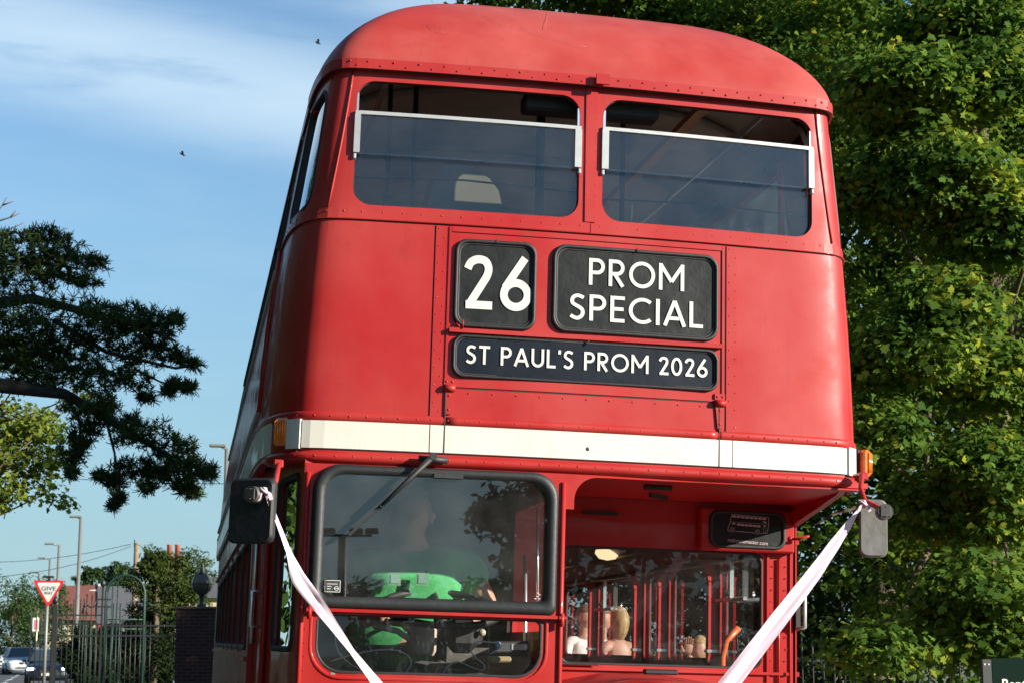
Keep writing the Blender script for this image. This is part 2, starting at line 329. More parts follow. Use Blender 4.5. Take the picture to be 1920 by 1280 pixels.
# ---------------------------------------------------------------- ground
def ground():
    g = MB(); g.add([(-700, -500, 0), (700, -500, 0), (700, 1500, 0), (-700, 1500, 0)], [(0, 1, 2, 3)])
    m = mat('dry_grass', (.07, .09, .03), .95, c2=(.12, .12, .05), vscale=.4, bump=.5, bscale=6)
    g.build('ground', m, kind='structure')
    am = mat('asphalt', (.055, .055, .058), .85, c2=(.075, .073, .07), vscale=2, bump=.6, bscale=60)
    # road that the traffic comes along, running away to the left, and the forecourt the bus stands on
    r = MB(); zc = .004
    L = [(-9.0, -20), (-9.0, 12), (-11.0, 60), (-17.0, 140), (-26, 260)]; Rr = [(9.0, -20), (4.5, 12), (-2.2, 40), (-5.2, 70), (-9.5, 140), (-16, 260)]
    poly = [(*p, zc) for p in L]+[(*p, zc) for p in reversed(Rr)]
    r.add(poly, [tuple(range(len(poly)))]); r.build('road', am, kind='structure')
    pv = MB(); K = [(-2.2, 40), (-5.2, 70), (-9.5, 140), (-16, 260)]
    for (x0, y0), (x1, y1) in zip(K[:-1], K[1:]):
        pv.add([(x0, y0, 0), (x0+2, y0, 0), (x1+2, y1, 0), (x1, y1, 0), (x0, y0, .12), (x0+2, y0, .12), (x1+2, y1, .12), (x1, y1, .12)], [(4, 5, 6, 7), (0, 4, 7, 3), (1, 2, 6, 5), (0, 1, 5, 4)])
    pv.build('pavement', mat('paving', (.30, .26, .21), .85, c2=(.38, .33, .27), vscale=3), kind='structure')
    wl = MB()
    for y in range(30, 200, 6): wl.box((-7.2-(y-40)*.055, y, .009), (.12, 3, .002))
    wl.build('lane_marking', mat('white_road_paint', (.7, .7, .68), .7), kind='structure')
    # cambered strip under the bus
    c = MB(); vs = []
    for x in (-1.7, 1.7): vs += [(x, -1, -x*RHO+.012), (x, 10, -x*RHO+.012)]
    vs += [(-1.9, -1.2, -.02), (-1.9, 10.2, -.02), (1.9, -1.2, -.06), (1.9, 10.2, -.06)]
    c.add(vs, [(0, 2, 3, 1), (4, 0, 1, 5), (2, 6, 7, 3), (4, 6, 2, 0), (1, 3, 7, 5)]); c.build('road_camber', am, kind='structure')
ground()

# ---------------------------------------------------------------- bus shell mapping
bus = empty('double_decker_bus', label='old red double decker bus with cream band and black destination blinds', cat='bus')
bus.rotation_euler = (0, RHO, 0)
HPc = [(0, 0), (.3, .0039), (.6, .0155), (.86, .032), (.95, .040), (1.02, .050), (1.075, .068), (1.115, .105), (1.15, .165), (1.178, .25), (1.20, .38), (1.213, .58), (1.22, .95), (1.222, 1.6), (1.222, 9.0)]
def densify(P):
    P = np.array(P); out = []
    for i in range(len(P)-1):
        p0, p1, p2, p3 = P[max(i-1, 0)], P[i], P[i+1], P[min(i+2, len(P)-1)]
        if i == 0: p0 = P[1]*[-1, 1]
        L1 = np.linalg.norm(p2-p1); m1 = (p2-p0)/max(np.linalg.norm(p2-p1)+np.linalg.norm(p1-p0), 1e-6)*L1; m2 = (p3-p1)/max(np.linalg.norm(p3-p2)+np.linalg.norm(p2-p1), 1e-6)*L1
        for t in np.linspace(0, 1, 12)[:-1]:
            out.append((2*t**3-3*t*t+1)*p1+(t**3-2*t*t+t)*m1+(-2*t**3+3*t*t)*p2+(t**3-t*t)*m2)
    out.append(P[-1]); return np.array(out)
HB = densify(HPc); HS = np.concatenate([[0], np.cumsum(np.linalg.norm(np.diff(HB, axis=0), axis=1))])
def s_at_y(y): return float(np.interp(y, HB[:, 1], HS))
S_END = HS[-1]; XB = .93
def hw(z): return float(np.interp(z, [2.3, 2.55, 3.0, 3.35, 3.65, 3.93, 4.1], [1.232, 1.232, 1.207, 1.170, 1.128, 1.085, 1.075]))
def shell(s, z, off=0.0):
    """unrolled body skin -> bus space; off > 0 stands proud"""
    def raw(s):
        a = abs(s); x = np.interp(a, HS, HB[:, 0]); y = np.interp(a, HS, HB[:, 1])
        if x > XB: x = XB+(x-XB)*(hw(z)-XB)/(1.222-XB)
        return x*(1 if s >= 0 else -1), y
    x, y = raw(s)
    if off:
        e = .02; x0, y0 = raw(s-e); x1, y1 = raw(s+e); tx, ty = x1-x0, y1-y0; l = math.hypot(tx, ty); x += ty/l*off; y -= tx/l*off
    fy = max(0, z-2.557)*.012*max(0, 1-y/.5) if y < .5 else 0
    return (float(x), float(y+fy), z)
def shn(s, z):
    a, b = Vector(shell(s, z, .1)), Vector(shell(s, z, 0)); return (a-b).normalized()
def smap(off): return lambda s, z: shell(s, z, off)
s_corner = [s for s in frange(.86, 1.75, .03)]
CUTS = frange(-.84, .85, .12)+s_corner+[-s for s in s_corner]+[q*k for q in frange(1.9, S_END, .6) for k in (-1, 1)]
ZC = frange(2.5, 3.96, .2)
def yr(y0, y1): return s_at_y(y0), s_at_y(y1)
SW = [(.80, 1.9), (2.0, 3.1), (3.2, 4.3), (4.4, 5.5), (5.6, 6.7), (6.8, 7.9), (8.0, 8.8)]
W1 = (-.938, -.047, 3.402, 3.905); W2 = (.048, .938, 3.402, 3.905)
holes = [rr(*W1, .075), rr(*W2, .075)]
side_w = []
ca, cb_ = yr(.13, .50)
for k in (-1, 1):
    for (a, b) in [(ca, cb_)]+[yr(*w) for w in SW]:
        a2, b2 = sorted((a*k, b*k)); side_w.append((a2, b2)); holes.append(rr(a2, b2, 3.405, 3.895, .07, 5))
up_front = panel('upper_deck_body', [(-S_END, 2.42), (S_END, 2.42), (S_END, 3.98), (-S_END, 3.98)], holes, smap(0), M['red'], bus, .03, CUTS, ZC)
# rear wall
b = MB(); b.box((0, 9.0, 3.15), (2.12, .03, 1.45)); b.build('rear_panel', M['red'], bus)

def strip(mb, s0, s1, z0, z1, off0, off1, ds=.05, round_=False):
    """moulding strip following the skin"""
    ss = [s0]+[s for s in sorted(set([round(float(c), 3) for c in frange(-1.8, 1.8, ds)]+[k*q for q in frange(2, S_END, .6) for k in (-1, 1)])) if s0+.001 < s < s1-.001]+[s1]
    if round_: prof = [(z0, off0)]+[((z0+z1)/2-(z1-z0)/2*math.cos(a), off0+(off1-off0)*math.sin(a)) for a in np.linspace(0, math.pi, 7)[1:-1]]+[(z1, off0)]
    else: prof = [(z0, off0), (z0, off1), (z1, off1), (z1, off0)]
    n = len(prof); vs = [shell(s, z, o) for s in ss for z, o in prof]
    fs = [(i*n+j, (i+1)*n+j, (i+1)*n+j+1, i*n+j+1) for i in range(len(ss)-1) for j in range(n-1)]
    fs += [tuple(range(n)), tuple((len(ss)-1)*n+j for j in range(n-1, -1, -1))]
    mb.add(vs, fs, round_)
def rivets(mb, s0, s1, z, step, off, r=.0042, jit=.0):
    n = max(1, int(abs(s1-s0)/step))
    for i in range(n+1):
        s = s0+(s1-s0)*i/n+random.uniform(-1, 1)*jit; mb.dome(shell(s, z, off), r*random.uniform(.85, 1.15), shn(s, z))
# waist moulding below the upper windows
mb = MB(); strip(mb, -S_END, 0.0, 3.347, 3.387, 0, .004); strip(mb, .003, S_END, 3.345, 3.385, 0, .005)
rivets(mb, -1.6, 1.6, 3.374, .077, .004, jit=.004)
mb.build('waist_moulding', M['red'], bus)
mb = MB(); strip(mb, -S_END, S_END, 3.3405, 3.3465, 0, .0105, round_=True); mb.build('waist_bead', M['red'], bus)
mb = MB(); strip(mb, -1.9, 1.9, 3.3375, 3.3405, 0, .0015); mb.build('waist_seam', M['dark'], bus)
# centre pillar cover and corner beads
mb = MB(); mb.prism([(-.022, 3.39), (.021, 3.39), (.023, 3.94), (-.025, 3.94)], lambda a, b, d: shell(a, b, d), 0, .006)
for z in frange(3.41, 3.93, .045): mb.dome(shell(-.017, z, .006), .0025, (0, -1, 0)); mb.dome(shell(.016, z, .006), .0025, (0, -1, 0))
mb.build('window_divider', M['red'], bus)
for k in (-1, 1):
    mb = MB(); mb.tube([shell(k*(1.052-.078*t), 3.39+.56*t, .002) for t in np.linspace(0, 1, 8)], .0045, 6); mb.build('corner_bead', M['red'], bus)
# cover strips beside the destination panel
for s0, s1 in ((-.607, -.563), (.565, .613)):
    mb = MB(); strip(mb, s0, s1, 2.59, 3.335, 0, .004)
    i = 0
    for z in frange(2.61, 3.33, .034): mb.dome(shell(s0+.011 if i % 2 else s1-.011, z, .004), .0035, (0, -1, 0)); i += 1
    mb.build('cover_strip', M['red'], bus)
    mb = MB(); strip(mb, s0-.004, s0-.0005, 2.56, 3.335, 0, .0012); mb.build('panel_seam', M['dark'], bus)
# cream band with beads
mb = MB()
for s0, s1 in ((-1.080, -.607), (-.603, -.5515), (-.5465, .5335), (.5385, .590), (.594, 1.080)): strip(mb, s0, s1, 2.452, 2.556, 0, .008)
mb.build('cream_band', M['cream'], bus)
for k in (-1, 1):
    mb = MB(); a, b2 = sorted((k*1.085, k*1.145)); strip(mb, a, b2, 2.448, 2.56, 0, .016, .02); mb.build('band_end_cap', M['cream'], bus)
mb = MB()
for k in (-1, 1):
    a, b2 = sorted((k*1.30, k*S_END)); strip(mb, a, b2, 2.44, 2.58, 0, .006)
mb.build('side_band', M['cream'], bus)
for k in (-1, 1):
    mb = MB(); a, b2 = sorted((k*s_at_y(.75), k*S_END)); strip(mb, a, b2, 2.655, 2.685, 0, .016, round_=True); strip(mb, a, b2, 2.59, 2.603, 0, .012, round_=True); mb.build('side_rail', M['alu_white'], bus)
    mb = MB(); a, b2 = sorted((k*s_at_y(.95), k*S_END)); strip(mb, a, b2, 3.30, 3.322, 0, .014, round_=True); mb.build('window_rail', M['alu_white'], bus)
    mb = MB(); s = k*s_at_y(.70); mb.tube([shell(s, z, .004) for z in np.linspace(2.66, 3.34, 5)], .012, 6); mb.build('side_joint_bead', M['red'], bus)
mb = MB(); strip(mb, -S_END, -.5465, 2.558, 2.592, 0, .008, round_=True); strip(mb, -.544, .532, 2.558, 2.59, 0, .009, round_=True); strip(mb, .535, S_END, 2.558, 2.592, 0, .008, round_=True)
rivets(mb, -1.1, 1.1, 2.575, .062, .008, jit=.006); mb.build('band_moulding', M['red'], bus)
mb = MB(); strip(mb, -1.34, 1.34, 2.392, 2.447, -.03, .018, round_=True); rivets(mb, -1.1, 1.1, 2.422, .069, .017, jit=.004); mb.build('canopy_moulding', M['red'], bus)
mb = MB()
for z0, z1 in ((2.449, 2.4515), ): strip(mb, -1.12, 1.12, z0, z1, 0, .006)
strip(mb, -.551, -.547, 2.45, 2.716, 0, .0095); strip(mb, .534, .538, 2.45, 2.70, 0, .0095)
mb.build('hatch_seam', M['dark'], bus)
mb = MB(); mb.dome(shell(.006, 2.492, .008), .008, (0, -1, 0), .2, 10); mb.build('band_hole', M['black'], bus)
# destination hatch
mb = MB(); strip(mb, -.548, .548, 2.706, 2.713, 0, .006); rivets(mb, -.46, .46, 2.685, .09, .001, .0035); mb.build('hatch_bead', M['red'], bus)
mb = MB(); strip(mb, -.545, .545, 2.7015, 2.7055, 0, .002)
mb.build('hatch_top_seam', M['dark'], bus)
for sx in (-.536, .538):
    h = empty('hinge'); h.parent = bus; mb = MB()
    mb.prism([(sx-.021, 2.712), (sx+.021, 2.712), (sx+.021, 2.738), (sx-.021, 2.738)], lambda a, b, d: shell(a, b, d), 0, .008)
    mb.prism([(sx-.018, 2.690), (sx+.018, 2.690), (sx+.009, 2.60), (sx-.009, 2.60)], lambda a, b, d: shell(a, b, d), 0, .008)
    mb.tube([shell(sx-.022, 2.70, .012), shell(sx+.022, 2.70, .012)], .013, 8)
    for dx, z in ((-.011, 2.726), (.011, 2.726), (0, 2.672), (0, 2.618)): mb.dome(shell(sx+dx, z, .008), .006, (0, -1, 0))
    o = mb.build('hinge_plate', M['red'], bus); bpy.data.objects.remove(h); o.name = 'hinge'
# destination displays
def fm(a, b, d): return shell(a, b, d)
def stroke_text(name, text, x0, x1, z0, cap, w, m, parent, d):
    """letters drawn as strokes in the manner of a bus blind; fitted to x0..x1"""
    G = {}
    h = w/2
    def arc(cx, cy, rx, ry, a0, a1, n=20): return [(cx+rx*math.cos(R_(a0+(a1-a0)*i/n)), cy+ry*math.sin(R_(a0+(a1-a0)*i/n))) for i in range(n+1)]
    G['P'] = (.60, [[(h, 0), (h, 1)], [(h, 1-h), (.30, 1-h)]+arc(.30, .70, .30-h, .30-h, 90, -90)[1:-1]+[(.30, .40+h), (h, .40+h)]])
    G['R'] = (.63, G['P'][1]+[[(.24, .44), (.54, 0)]])
    G['O'] = (1.0, [arc(.5, .5, .5-h, .5-h, 0, 360, 36)])
    G['M'] = (.98, [[(h, 0), (h, 1)], [(h, .96), (.49, .32)], [(.49, .32), (.98-h, .96)], [(.98-h, 0), (.98-h, 1)]])
    G['S'] = (.56, [[(.50, .86), (.40, .905), (.28, 1-h), (.15, .88), (.09, .76), (.11, .64), (.22, .56), (.35, .49), (.45, .40), (.475, .27), (.42, .145), (.29, h), (.16, .095), (.04, .165)]])
    G['E'] = (.52, [[(h, 0), (h, 1)], [(h, 1-h), (.52, 1-h)], [(h, .51), (.48, .51)], [(h, h), (.52, h)]])
    G['C'] = (.84, [arc(.5, .5, .5-h, .5-h, 48, 312, 28)])
    G['I'] = (w, [[(h, 0), (h, 1)]])
    G['A'] = (.80, [[(h*.6, 0), (.40, .97)], [(.40, .97), (.80-h*.6, 0)], [(.20, .30), (.60, .30)]])
    G['L'] = (.50, [[(h, 0), (h, 1)], [(h, h), (.50, h)]])
    G['T'] = (.60, [[(0, 1-h), (.60, 1-h)], [(.30, 0), (.30, 1-h)]])
    G['U'] = (.70, [[(h, 1), (h, .35)]+arc(.35, .35, .35-h, .35-h, 180, 360)[1:]+[(.70-h, 1)]])
    G["'"] = (.14, [[(.08, 1.0), (.05, .78)]])
    G['2'] = (.56, [[(.06, .74), (.12, .86), (.25, 1-h), (.40, .90), (.47, .78), (.45, .64), (.36, .48), (.10, h*.8)], [(.04, h), (.56, h)]])
    G['0'] = (.64, [arc(.32, .5, .32-h, .5-h, 0, 360, 36)])
    G['6'] = (.62, [arc(.31, .30, .31-h, .30-h, 0, 360, 32), [(.48, 1.0), (.095, .42)]])
    G[' '] = (.30, [])
    gap = .15; tot = sum(G[c][0] for c in text)+gap*(len(text)-1); kx = (x1-x0)/(tot*cap)
    mb = MB(); px = 0; lay = 0
    for c in text:
        gw, strokes = G[c]
        for st in strokes:
            lay = (lay+1) % 6; P = [np.array(p, float) for p in st]
            if 5 < len(P) < 18 and c in 'S2':
                Q = []
                for i in range(len(P)-1):
                    p0, p1, p2, p3 = P[max(i-1, 0)], P[i], P[i+1], P[min(i+2, len(P)-1)]
                    if c == '2' and i == len(P)-2: p0 = p1-(p2-p1)
                    Q += [.5*((2*p1)+(-p0+p2)*t+(2*p0-5*p1+4*p2-p3)*t*t+(-p0+3*p1-3*p2+p3)*t**3) for t in (0, .25, .5, .75)]
                P = Q+[P[-1]]
            n = len(P); closed = n > 10 and c not in 'S2' and np.linalg.norm(P[0]-P[-1]) < 1e-3
            vs = []
            for i in range(n):
                if closed: t = P[(i+1) % (n-1)]-P[(i-1) % (n-1)]; k = 1
                else: t = P[min(i+1, n-1)]-P[max(i-1, 0)]; k = 1
                t = t/np.linalg.norm(t); nn = np.array([-t[1], t[0]])
                if not closed and 0 < i < n-1:
                    t1 = P[i]-P[i-1]; t1 = t1/np.linalg.norm(t1); cosv = max(.5, t1@t); k = 1/cosv
                for sg in (1, -1):
                    q = P[i]+nn*sg*h*k; vs.append(fm(x0+(px+q[0])*cap*kx, z0+q[1]*cap, d+lay*.00025))
            mb.add(vs, [(2*i, 2*i+1, 2*i+3, 2*i+2) for i in range(n-1)])
        px += gw+gap
    return mb.build(name, m, parent)
def display(name, x0, x1, z0, z1, r, m, texts, wd=.017, label=None):
    """black framed blind window with its printed cloth"""
    fr = ring(rr(x0, x1, z0, z1, r), rr(x0+wd, x1-wd, z0+wd, z1-wd, r-wd*.7), fm, 0, .016, M['black'], name, bus, label=label)
    panel('blind', rr(x0+.008, x1-.008, z0+.008, z1-.008, r-.006), [], smap(.0035), m, fr, 0, frange(-.55, .56, .03), frange(2.75, 3.3, .03))
    g = ring(rr(x0+wd*.8, x1-wd*.8, z0+wd*.8, z1-wd*.8, r-wd*.6), rr(x0+wd*1.35, x1-wd*1.35, z0+wd*1.35, z1-wd*1.35, r-wd*.8), fm, .0035, .008, M['black'], 'inner_lip', fr)
    for a in texts: stroke_text('lettering', a[0], a[1], a[2], a[3], a[4], a[5], M['white'], fr, .0065)
    mb = MB(); cx = (x0+x1)/2; mb.prism([(cx-.002, z1-.012), (cx+.002, z1-.012), (cx+.002, z1+.004), (cx-.002, z1+.004)], fm, .012, .018); mb.build('frame_joint', M['dark'], fr)
    return fr
display('route_number_display', -.532, -.209, 2.938, 3.289, .05, M['blind'], [('26', -.492, -.228, 3.013, .212, .150)])
display('destination_display', -.147, .530, 2.942, 3.293, .055, M['blind'], [('PROM', -.001, .387, 3.137, .107, .135), ('SPECIAL', -.076, .466, 2.994, .104, .135)])
display('lower_display', -.530, .531, 2.744, 2.912, .045, M['blindb'], [("ST PAUL'S PROM 2026", -.476, .486, 2.799, .072, .145)], .014)
mb = MB(); mb.prism([(-.545, 2.916), (.545, 2.918), (.545, 2.9345), (-.545, 2.9325)], fm, 0, .024); mb.build('display_ledge', M['red'], bus)
mb = MB(); mb.tube([shell(-.494, 2.93, .026), shell(-.493, 2.965, .028)], .0025, 6); mb.tube([shell(-.52, 2.952, .02), shell(-.505, 2.937, .024)], .003, 6); mb.build('ledge_pin', M['red'], bus)
mb = MB()   # raised sheet edge round the displays
for s0, s1, z0, z1 in ((-.555, -.5465, 2.72, 3.335), (.5465, .555, 2.72, 3.335), (-.545, .545, 3.315, 3.336)): strip(mb, s0, s1, z0, z1, 0, .005)
mb.build('display_surround', M['red'], bus)

# upper front windows with drop sashes
for (x0, x1, z0, z1), (zs0, zs1) in ((W1, (3.606, 3.776)), (W2, (3.608, 3.782))):
    w = empty('upper_front_window'); w.parent = bus
    panel('fixed_glass', rr(x0-.01, x1+.01, z0-.01, zs0+.012, (.07, .07, 0, 0)), [], smap(-.020), M['glass'], w, .004, frange(-.9, .91, .1))
    panel('sash_glass', [(x0+.018, zs0-.002), (x1-.018, zs0-.002), (x1-.018, zs1-.012), (x0+.018, zs1-.012)], [], smap(.004), M['glass'], w, .004, frange(-.9, .91, .1))
    mb = MB(); strip(mb, x0-.004, x1+.004, zs1-.012, zs1+.002, -.012, .012); mb.build('sash_rail', M['alu_white'], w)
    for a, b2 in ((x0-.006, x0+.021), (x1-.021, x1+.006)): mb = MB(); strip(mb, a, b2, zs0+.002, zs1-.013, -.012, .015); mb.build('sash_frame', M['alu_white'], w)
    for a, b2 in ((x0-.002, x0+.010), (x1-.010, x1+.002)): mb = MB(); strip(mb, a, b2, zs1+.007, z1-.05, -.022, -.002); mb.build('sash_guide', M['chrome'], w)
    for a in (x0, x1): mb = MB(); mb.box(shell(a, zs0-.012, .0), (.012, .024, .022), bev=.003); mb.build('sash_catch', M['chrome'], w)
    ring(rr(x0-.006, x1+.006, z0-.006, z1+.006, .08), rr(x0+.003, x1-.003, z0+.003, z1-.003, .073), fm, -.020, -.014, M['black'], 'window_seal', w)
for a, b2 in side_w:
    w = empty('upper_side_window'); w.parent = bus
    panel('glass', rr(a-.008, b2+.008, 3.40, 3.90, .07, 5), [], smap(-.018), M['sideglass'] if a < 0 else M['glass'], w, .003, CUTS)
    ring(rr(a-.006, b2+.006, 3.399, 3.901, .075, 5), rr(a+.012, b2-.012, 3.417, 3.883, .06, 5), fm, -.016, .003, M['black'], 'window_frame', w)

# roof dome
def roof():
    zl, H, yc, p, q, hwr, m_ = 3.972, .47, .60, .74, 1.12, 1.088, 1.30
    s_ = [-s for s in reversed(frange(0, 1.9, .05))][:-1]+frange(0, 1.9, .05)
    base = []
    for s in s_:
        x, y, _ = shell(s, 3.95, .012); base.append((x, y-.020))
    base = [b for b in base if b[1] < yc]; x0 = base[-1][0]
    ys = [yc]+[1.2, 2.2, 3.4, 4.6, 5.8, 7.0, 8.2]
    rear = [(hwr, y) for y in ys]; N_ = len(base)
    full = [(-hwr, y) for y in reversed(ys)]+base+rear
    full = [(-hwr*.6, 9.25), (-hwr*.9, 9.1), (-hwr, 8.8)]+full+[(hwr, 8.8), (hwr*.9, 9.1), (hwr*.6, 9.25)]
    vs = []; phs = np.linspace(0, math.pi/2, 22)
    for ph in phs:
        c = max(math.cos(ph), 1e-3)
        for x, y in full:
            yy = yc+(y-yc)*c**q if y < yc else (y if y < 8.3 else 8.3+(y-8.3)*c**q)
            vs.append((x*c**p, yy, zl+H*math.sin(ph)**m_))
    n = len(full); fs = [(i*n+j, i*n+j+1, (i+1)*n+j+1, (i+1)*n+j) for i in range(len(phs)-1) for j in range(n-1)]
    mb = MB(); mb.add(vs, fs, True)
    mb.build('roof', paint_mat('roof_red_paint', (.29, .028, .022), (.36, .070, .056), .5, .12, .006), bus)
    # lip flange
    mb = MB(); L = full; vs = []
    prof = ((-.028, -.006), (-.028, .004), (.012, .004), (.014, -.004))
    for x, y in L:
        r = math.hypot(x, .6); 
        for dz, o in prof:
            nx, ny = x/1.2, (y-.6)/.6 if y < .6 else 0; l = math.hypot(nx, ny) or 1
            vs.append((x+nx/l*o, y+ny/l*o, zl+dz))
    k = len(prof); fs = [(i*k+j, i*k+j+1, (i+1)*k+j+1, (i+1)*k+j) for i in range(len(L)-1) for j in range(k-1)]
    mb.add(vs, fs, False)
    for i, s in enumerate(frange(-1.05, 1.06, .05)):
        x, y, z = shell(s, 3.95, .014); mb.dome((x, y-.024, zl-(.0 if i % 2 else .016)), .004*random.uniform(.7, 1.2), shn(s, 3.9))
    mb.box((.03, -.040, zl-.007), (.055, .012, .042))
    mb.build('roof_flange', M['red'], bus)
    # underside of the flange
    mb = MB(); vs = []
    for x, y in L: vs += [(x, y, zl-.026), (x*.93, y+(.06 if y < .7 else 0), zl-.026)]
    mb.add(vs, [(2*i, 2*i+1, 2*i+3, 2*i+2) for i in range(len(L)-1)]); mb.build('roof_soffit', M['dark'], bus)
    # scratches
    sc = MB()
    for u0, v0, u1, v1 in ((905, 30, 955, 48), (975, 52, 1100, 88), (800, 45, 835, 62), (1030, 10, 1022, 55)):
        P = []
        for t in np.linspace(0, 1, 8):
            d = tb(ray(u0+(u1-u0)*t, v0+(v1-v0)*t+1.2*math.sin(t*3)));
            # march to the dome
            best = None
            for k in np.arange(6.2, 8.4, .01):
                X = CB+d*k; zz = (X[2]-zl)/H
                if zz <= 0 or zz >= 1: continue
                ph = math.asin(zz**(1/m_)); c = math.cos(ph); yy = yc+(-.03+.043*(X[0]/c**p)**2-yc)*c**q
                if X[1] >= yy: best = X-d*.004; break
            if best is not None: P.append(best)
        if len(P) > 2: sc.tube(P, .0006, 4)
    if sc.v: sc.build('roof_scratches', mat('scratched_paint', (.46, .12, .10), .5), bus)
roof()

# amber marker lamps
for k, (u, v), wd, ang in ((-1, (534, 810), .070, -38), (1, (1617, 868), .050, 48)):
    w = empty('marker_lamp'); w.parent = bus; c = bt(u, v, .15); Rm = Matrix.Rotation(R_(ang), 3, 'Z')
    mb = MB(); mb.box(c+Rm @ Vector((0, .018, 0)), (wd*1.05, .03, .112), Rm, .006); mb.build('lamp_base', M['black'], w)
    mb = MB(); mb.box(c+Rm @ Vector((0, -.012, 0)), (wd, .044, .108), Rm, .012)
    for t in np.linspace(-.32, .32, 5): mb.tube([c+Rm @ Vector((t*wd, -.034, -.04)), c+Rm @ Vector((t*wd, -.034, .04))], .0025, 5)
    mb.build('lens', M['amber'], w)

# ---------------------------------------------------------------- cab and lower front
def fr0(x, z, d=0): return (x, .043*x*x-d, z)
def fmap_f(d=0): return lambda x, z: fr0(x, z, d)
wsO = rr(-1.034, -.103, 1.853, 2.394, (.03, .03, .10, .10)); lgO = rr(-.998, -.152, 1.622, 1.835, (.10, .10, .03, .03))
panel('cab_front', [(-1.062, 1.2), (-.072, 1.2), (-.072, 2.394), (-1.062, 2.394)], [rr(-1.02, -.118, 1.868, 2.38, .06), lgO], fmap_f(0), M['red'], bus, .03, frange(-1, -.1, .1), frange(1.3, 2.4, .2))
mb = MB()   # rolled edge round the lower light
ring(rr(-1.022, -.128, 1.598, 1.846, (.12, .12, .02, .02)), rr(-1.008, -.142, 1.612, 1.838, (.11, .11, .02, .02)), fm, .001, .006, M['red'], 'lower_light_bead', bus)
for z0, z1, x in ((1.2, 2.36, -.083), (1.2, 2.36, -1.052)):
    mb = MB(); mb.tube([fr0(x, z0, .002), fr0(x, z1, .002)], .009, 8)
    for z in frange(z0+.03, z1, .05): mb.dome(fr0(x+(.016 if x < -.5 else -.012), z, .001), .003, (0, -1, 0))
    mb.build('cab_corner_bead', M['red'], bus)
ws = empty('windscreen'); ws.parent = bus
y_l, y_r = .043-.020, .001-.020
def flatg(x, z, d=0): t = (x+1.0)/.85; return (x, y_l+(y_r-y_l)*t-d, z)
fr = ring(wsO, rr(-.985, -.152, 1.905, 2.352, (.03, .03, .075, .075)), lambda a, b, d: flatg(a, b, d-.024), 0, .040, M['rubber'], 'windscreen_frame', ws)
panel('windscreen_glass', rr(-.99, -.147, 1.90, 2.357, (.03, .03, .075, .075)), [], lambda a, b: flatg(a, b, 0), M['wglass'], ws, 0, smooth=False)
mb = MB(); mb.bar(flatg(-1.035, 1.851, -.004), flatg(-.100, 1.849, -.004), .012, .030, (0, 1, 0)); mb.build('windscreen_sill', M['red'], ws)
mb = MB(); mb.box(flatg(-.53, 2.362, .018), (.11, .006, .016)); mb.build('frame_patch', M['black'], ws)
# licence sticker in the corner of the glass
mb = MB(); mb.box(flatg(-.945, 1.938, .003), (.056, .001, .042)); st = mb.build('glass_sticker', mat('sticker_black', (.03, .03, .03), .5), ws)
mb = MB(); sx, sz = -.945, 1.938
for a, b2 in (((sx-.028, sz-.021), (sx+.028, sz-.021)), ((sx-.028, sz+.021), (sx+.028, sz+.021)), ((sx-.028, sz-.021), (sx-.028, sz+.021)), ((sx+.028, sz-.021), (sx+.028, sz+.021)), ((sx-.022, sz+.008), (sx+.018, sz+.008)), ((sx-.022, sz-.001), (sx-.004, sz-.001)), ((sx-.022, sz-.010), (sx-.006, sz-.010)), ((sx+.004, sz-.008), (sx+.024, sz-.008))):
    mb.bar(flatg(*a, .0042), flatg(*b2, .0042), .0022, .0006, (0, 1, 0))
mb.tube([flatg(sx+.014+.007*math.cos(t), sz-.008+.007*math.sin(t), .0046) for t in np.linspace(0, 2*math.pi, 17)], .0014, 4); mb.build('sticker_print', M['white'], st)
mb = MB(); c = MB()
for i, (x, z) in enumerate([(-.178, 1.925), (-.17, 1.932), (-.185, 1.917), (-.17, 1.917), (-.177, 1.938)]): mb.box(flatg(x, z, .002), (.008, .001, .004))
mb.build('glass_etching', M['dim_white'], ws)
# lower light glass
lw = empty('lower_light'); lw.parent = bus
panel('lower_glass', rr(-1.005, -.145, 1.615, 1.842, (.10, .10, .03, .03)), [], fmap_f(-.015), glass_mat('clear_glass', (.9, .92, .92), .8, .02), lw, 0, frange(-1, -.1, .1))
ring(rr(-1.0, -.150, 1.620, 1.838, (.10, .10, .02, .02)), rr(-.988, -.162, 1.632, 1.83, (.09, .09, .02, .02)), fm, -.012, .002, M['black'], 'seal', lw)
for x in (-1.025, -.082):
    mb = MB(); mb.box(fr0(x, 1.848, .018), (.03, .03, .014), bev=.003); mb.tube([fr0(x, 1.865, .026), fr0(x, 1.815, .026)], .009, 8)
    mb.build('screen_catch', M['red'], ws)
# wiper
wp = empty('windscreen_wiper'); wp.parent = bus
P0 = bt(812, 855, -.05); P1 = bt(716, 946, -.055); P2 = bt(655, 1002, -.045)
mb = MB(); mb.tube([P0+Vector((0, .02, 0)), P0+Vector((0, -.012, 0))], .014, 10); mb.tube([P0+Vector((-.05, .03, -.005)), P0+Vector((.06, .03, -.01))], .012, 8); mb.build('wiper_hub', M['black'], wp)
mb = MB(); mb.tube([P0, P0.lerp(P1, .5), P1], [.012, .009, .006], 6); mb.build('wiper_arm', M['black'], wp)
mb = MB(); D = (P1-P0).normalized(); A = P0.lerp(P2, .33)+Vector((0, .018, 0)); B_ = P0.lerp(P2, 1.0)+Vector((0, .018, 0)); mb.bar(A, B_, .009, .018, (0, 1, 0)); mb.box(P1+Vector((0, .008, 0)), (.012, .02, .012)); mb.build('wiper_blade', M['black'], wp)

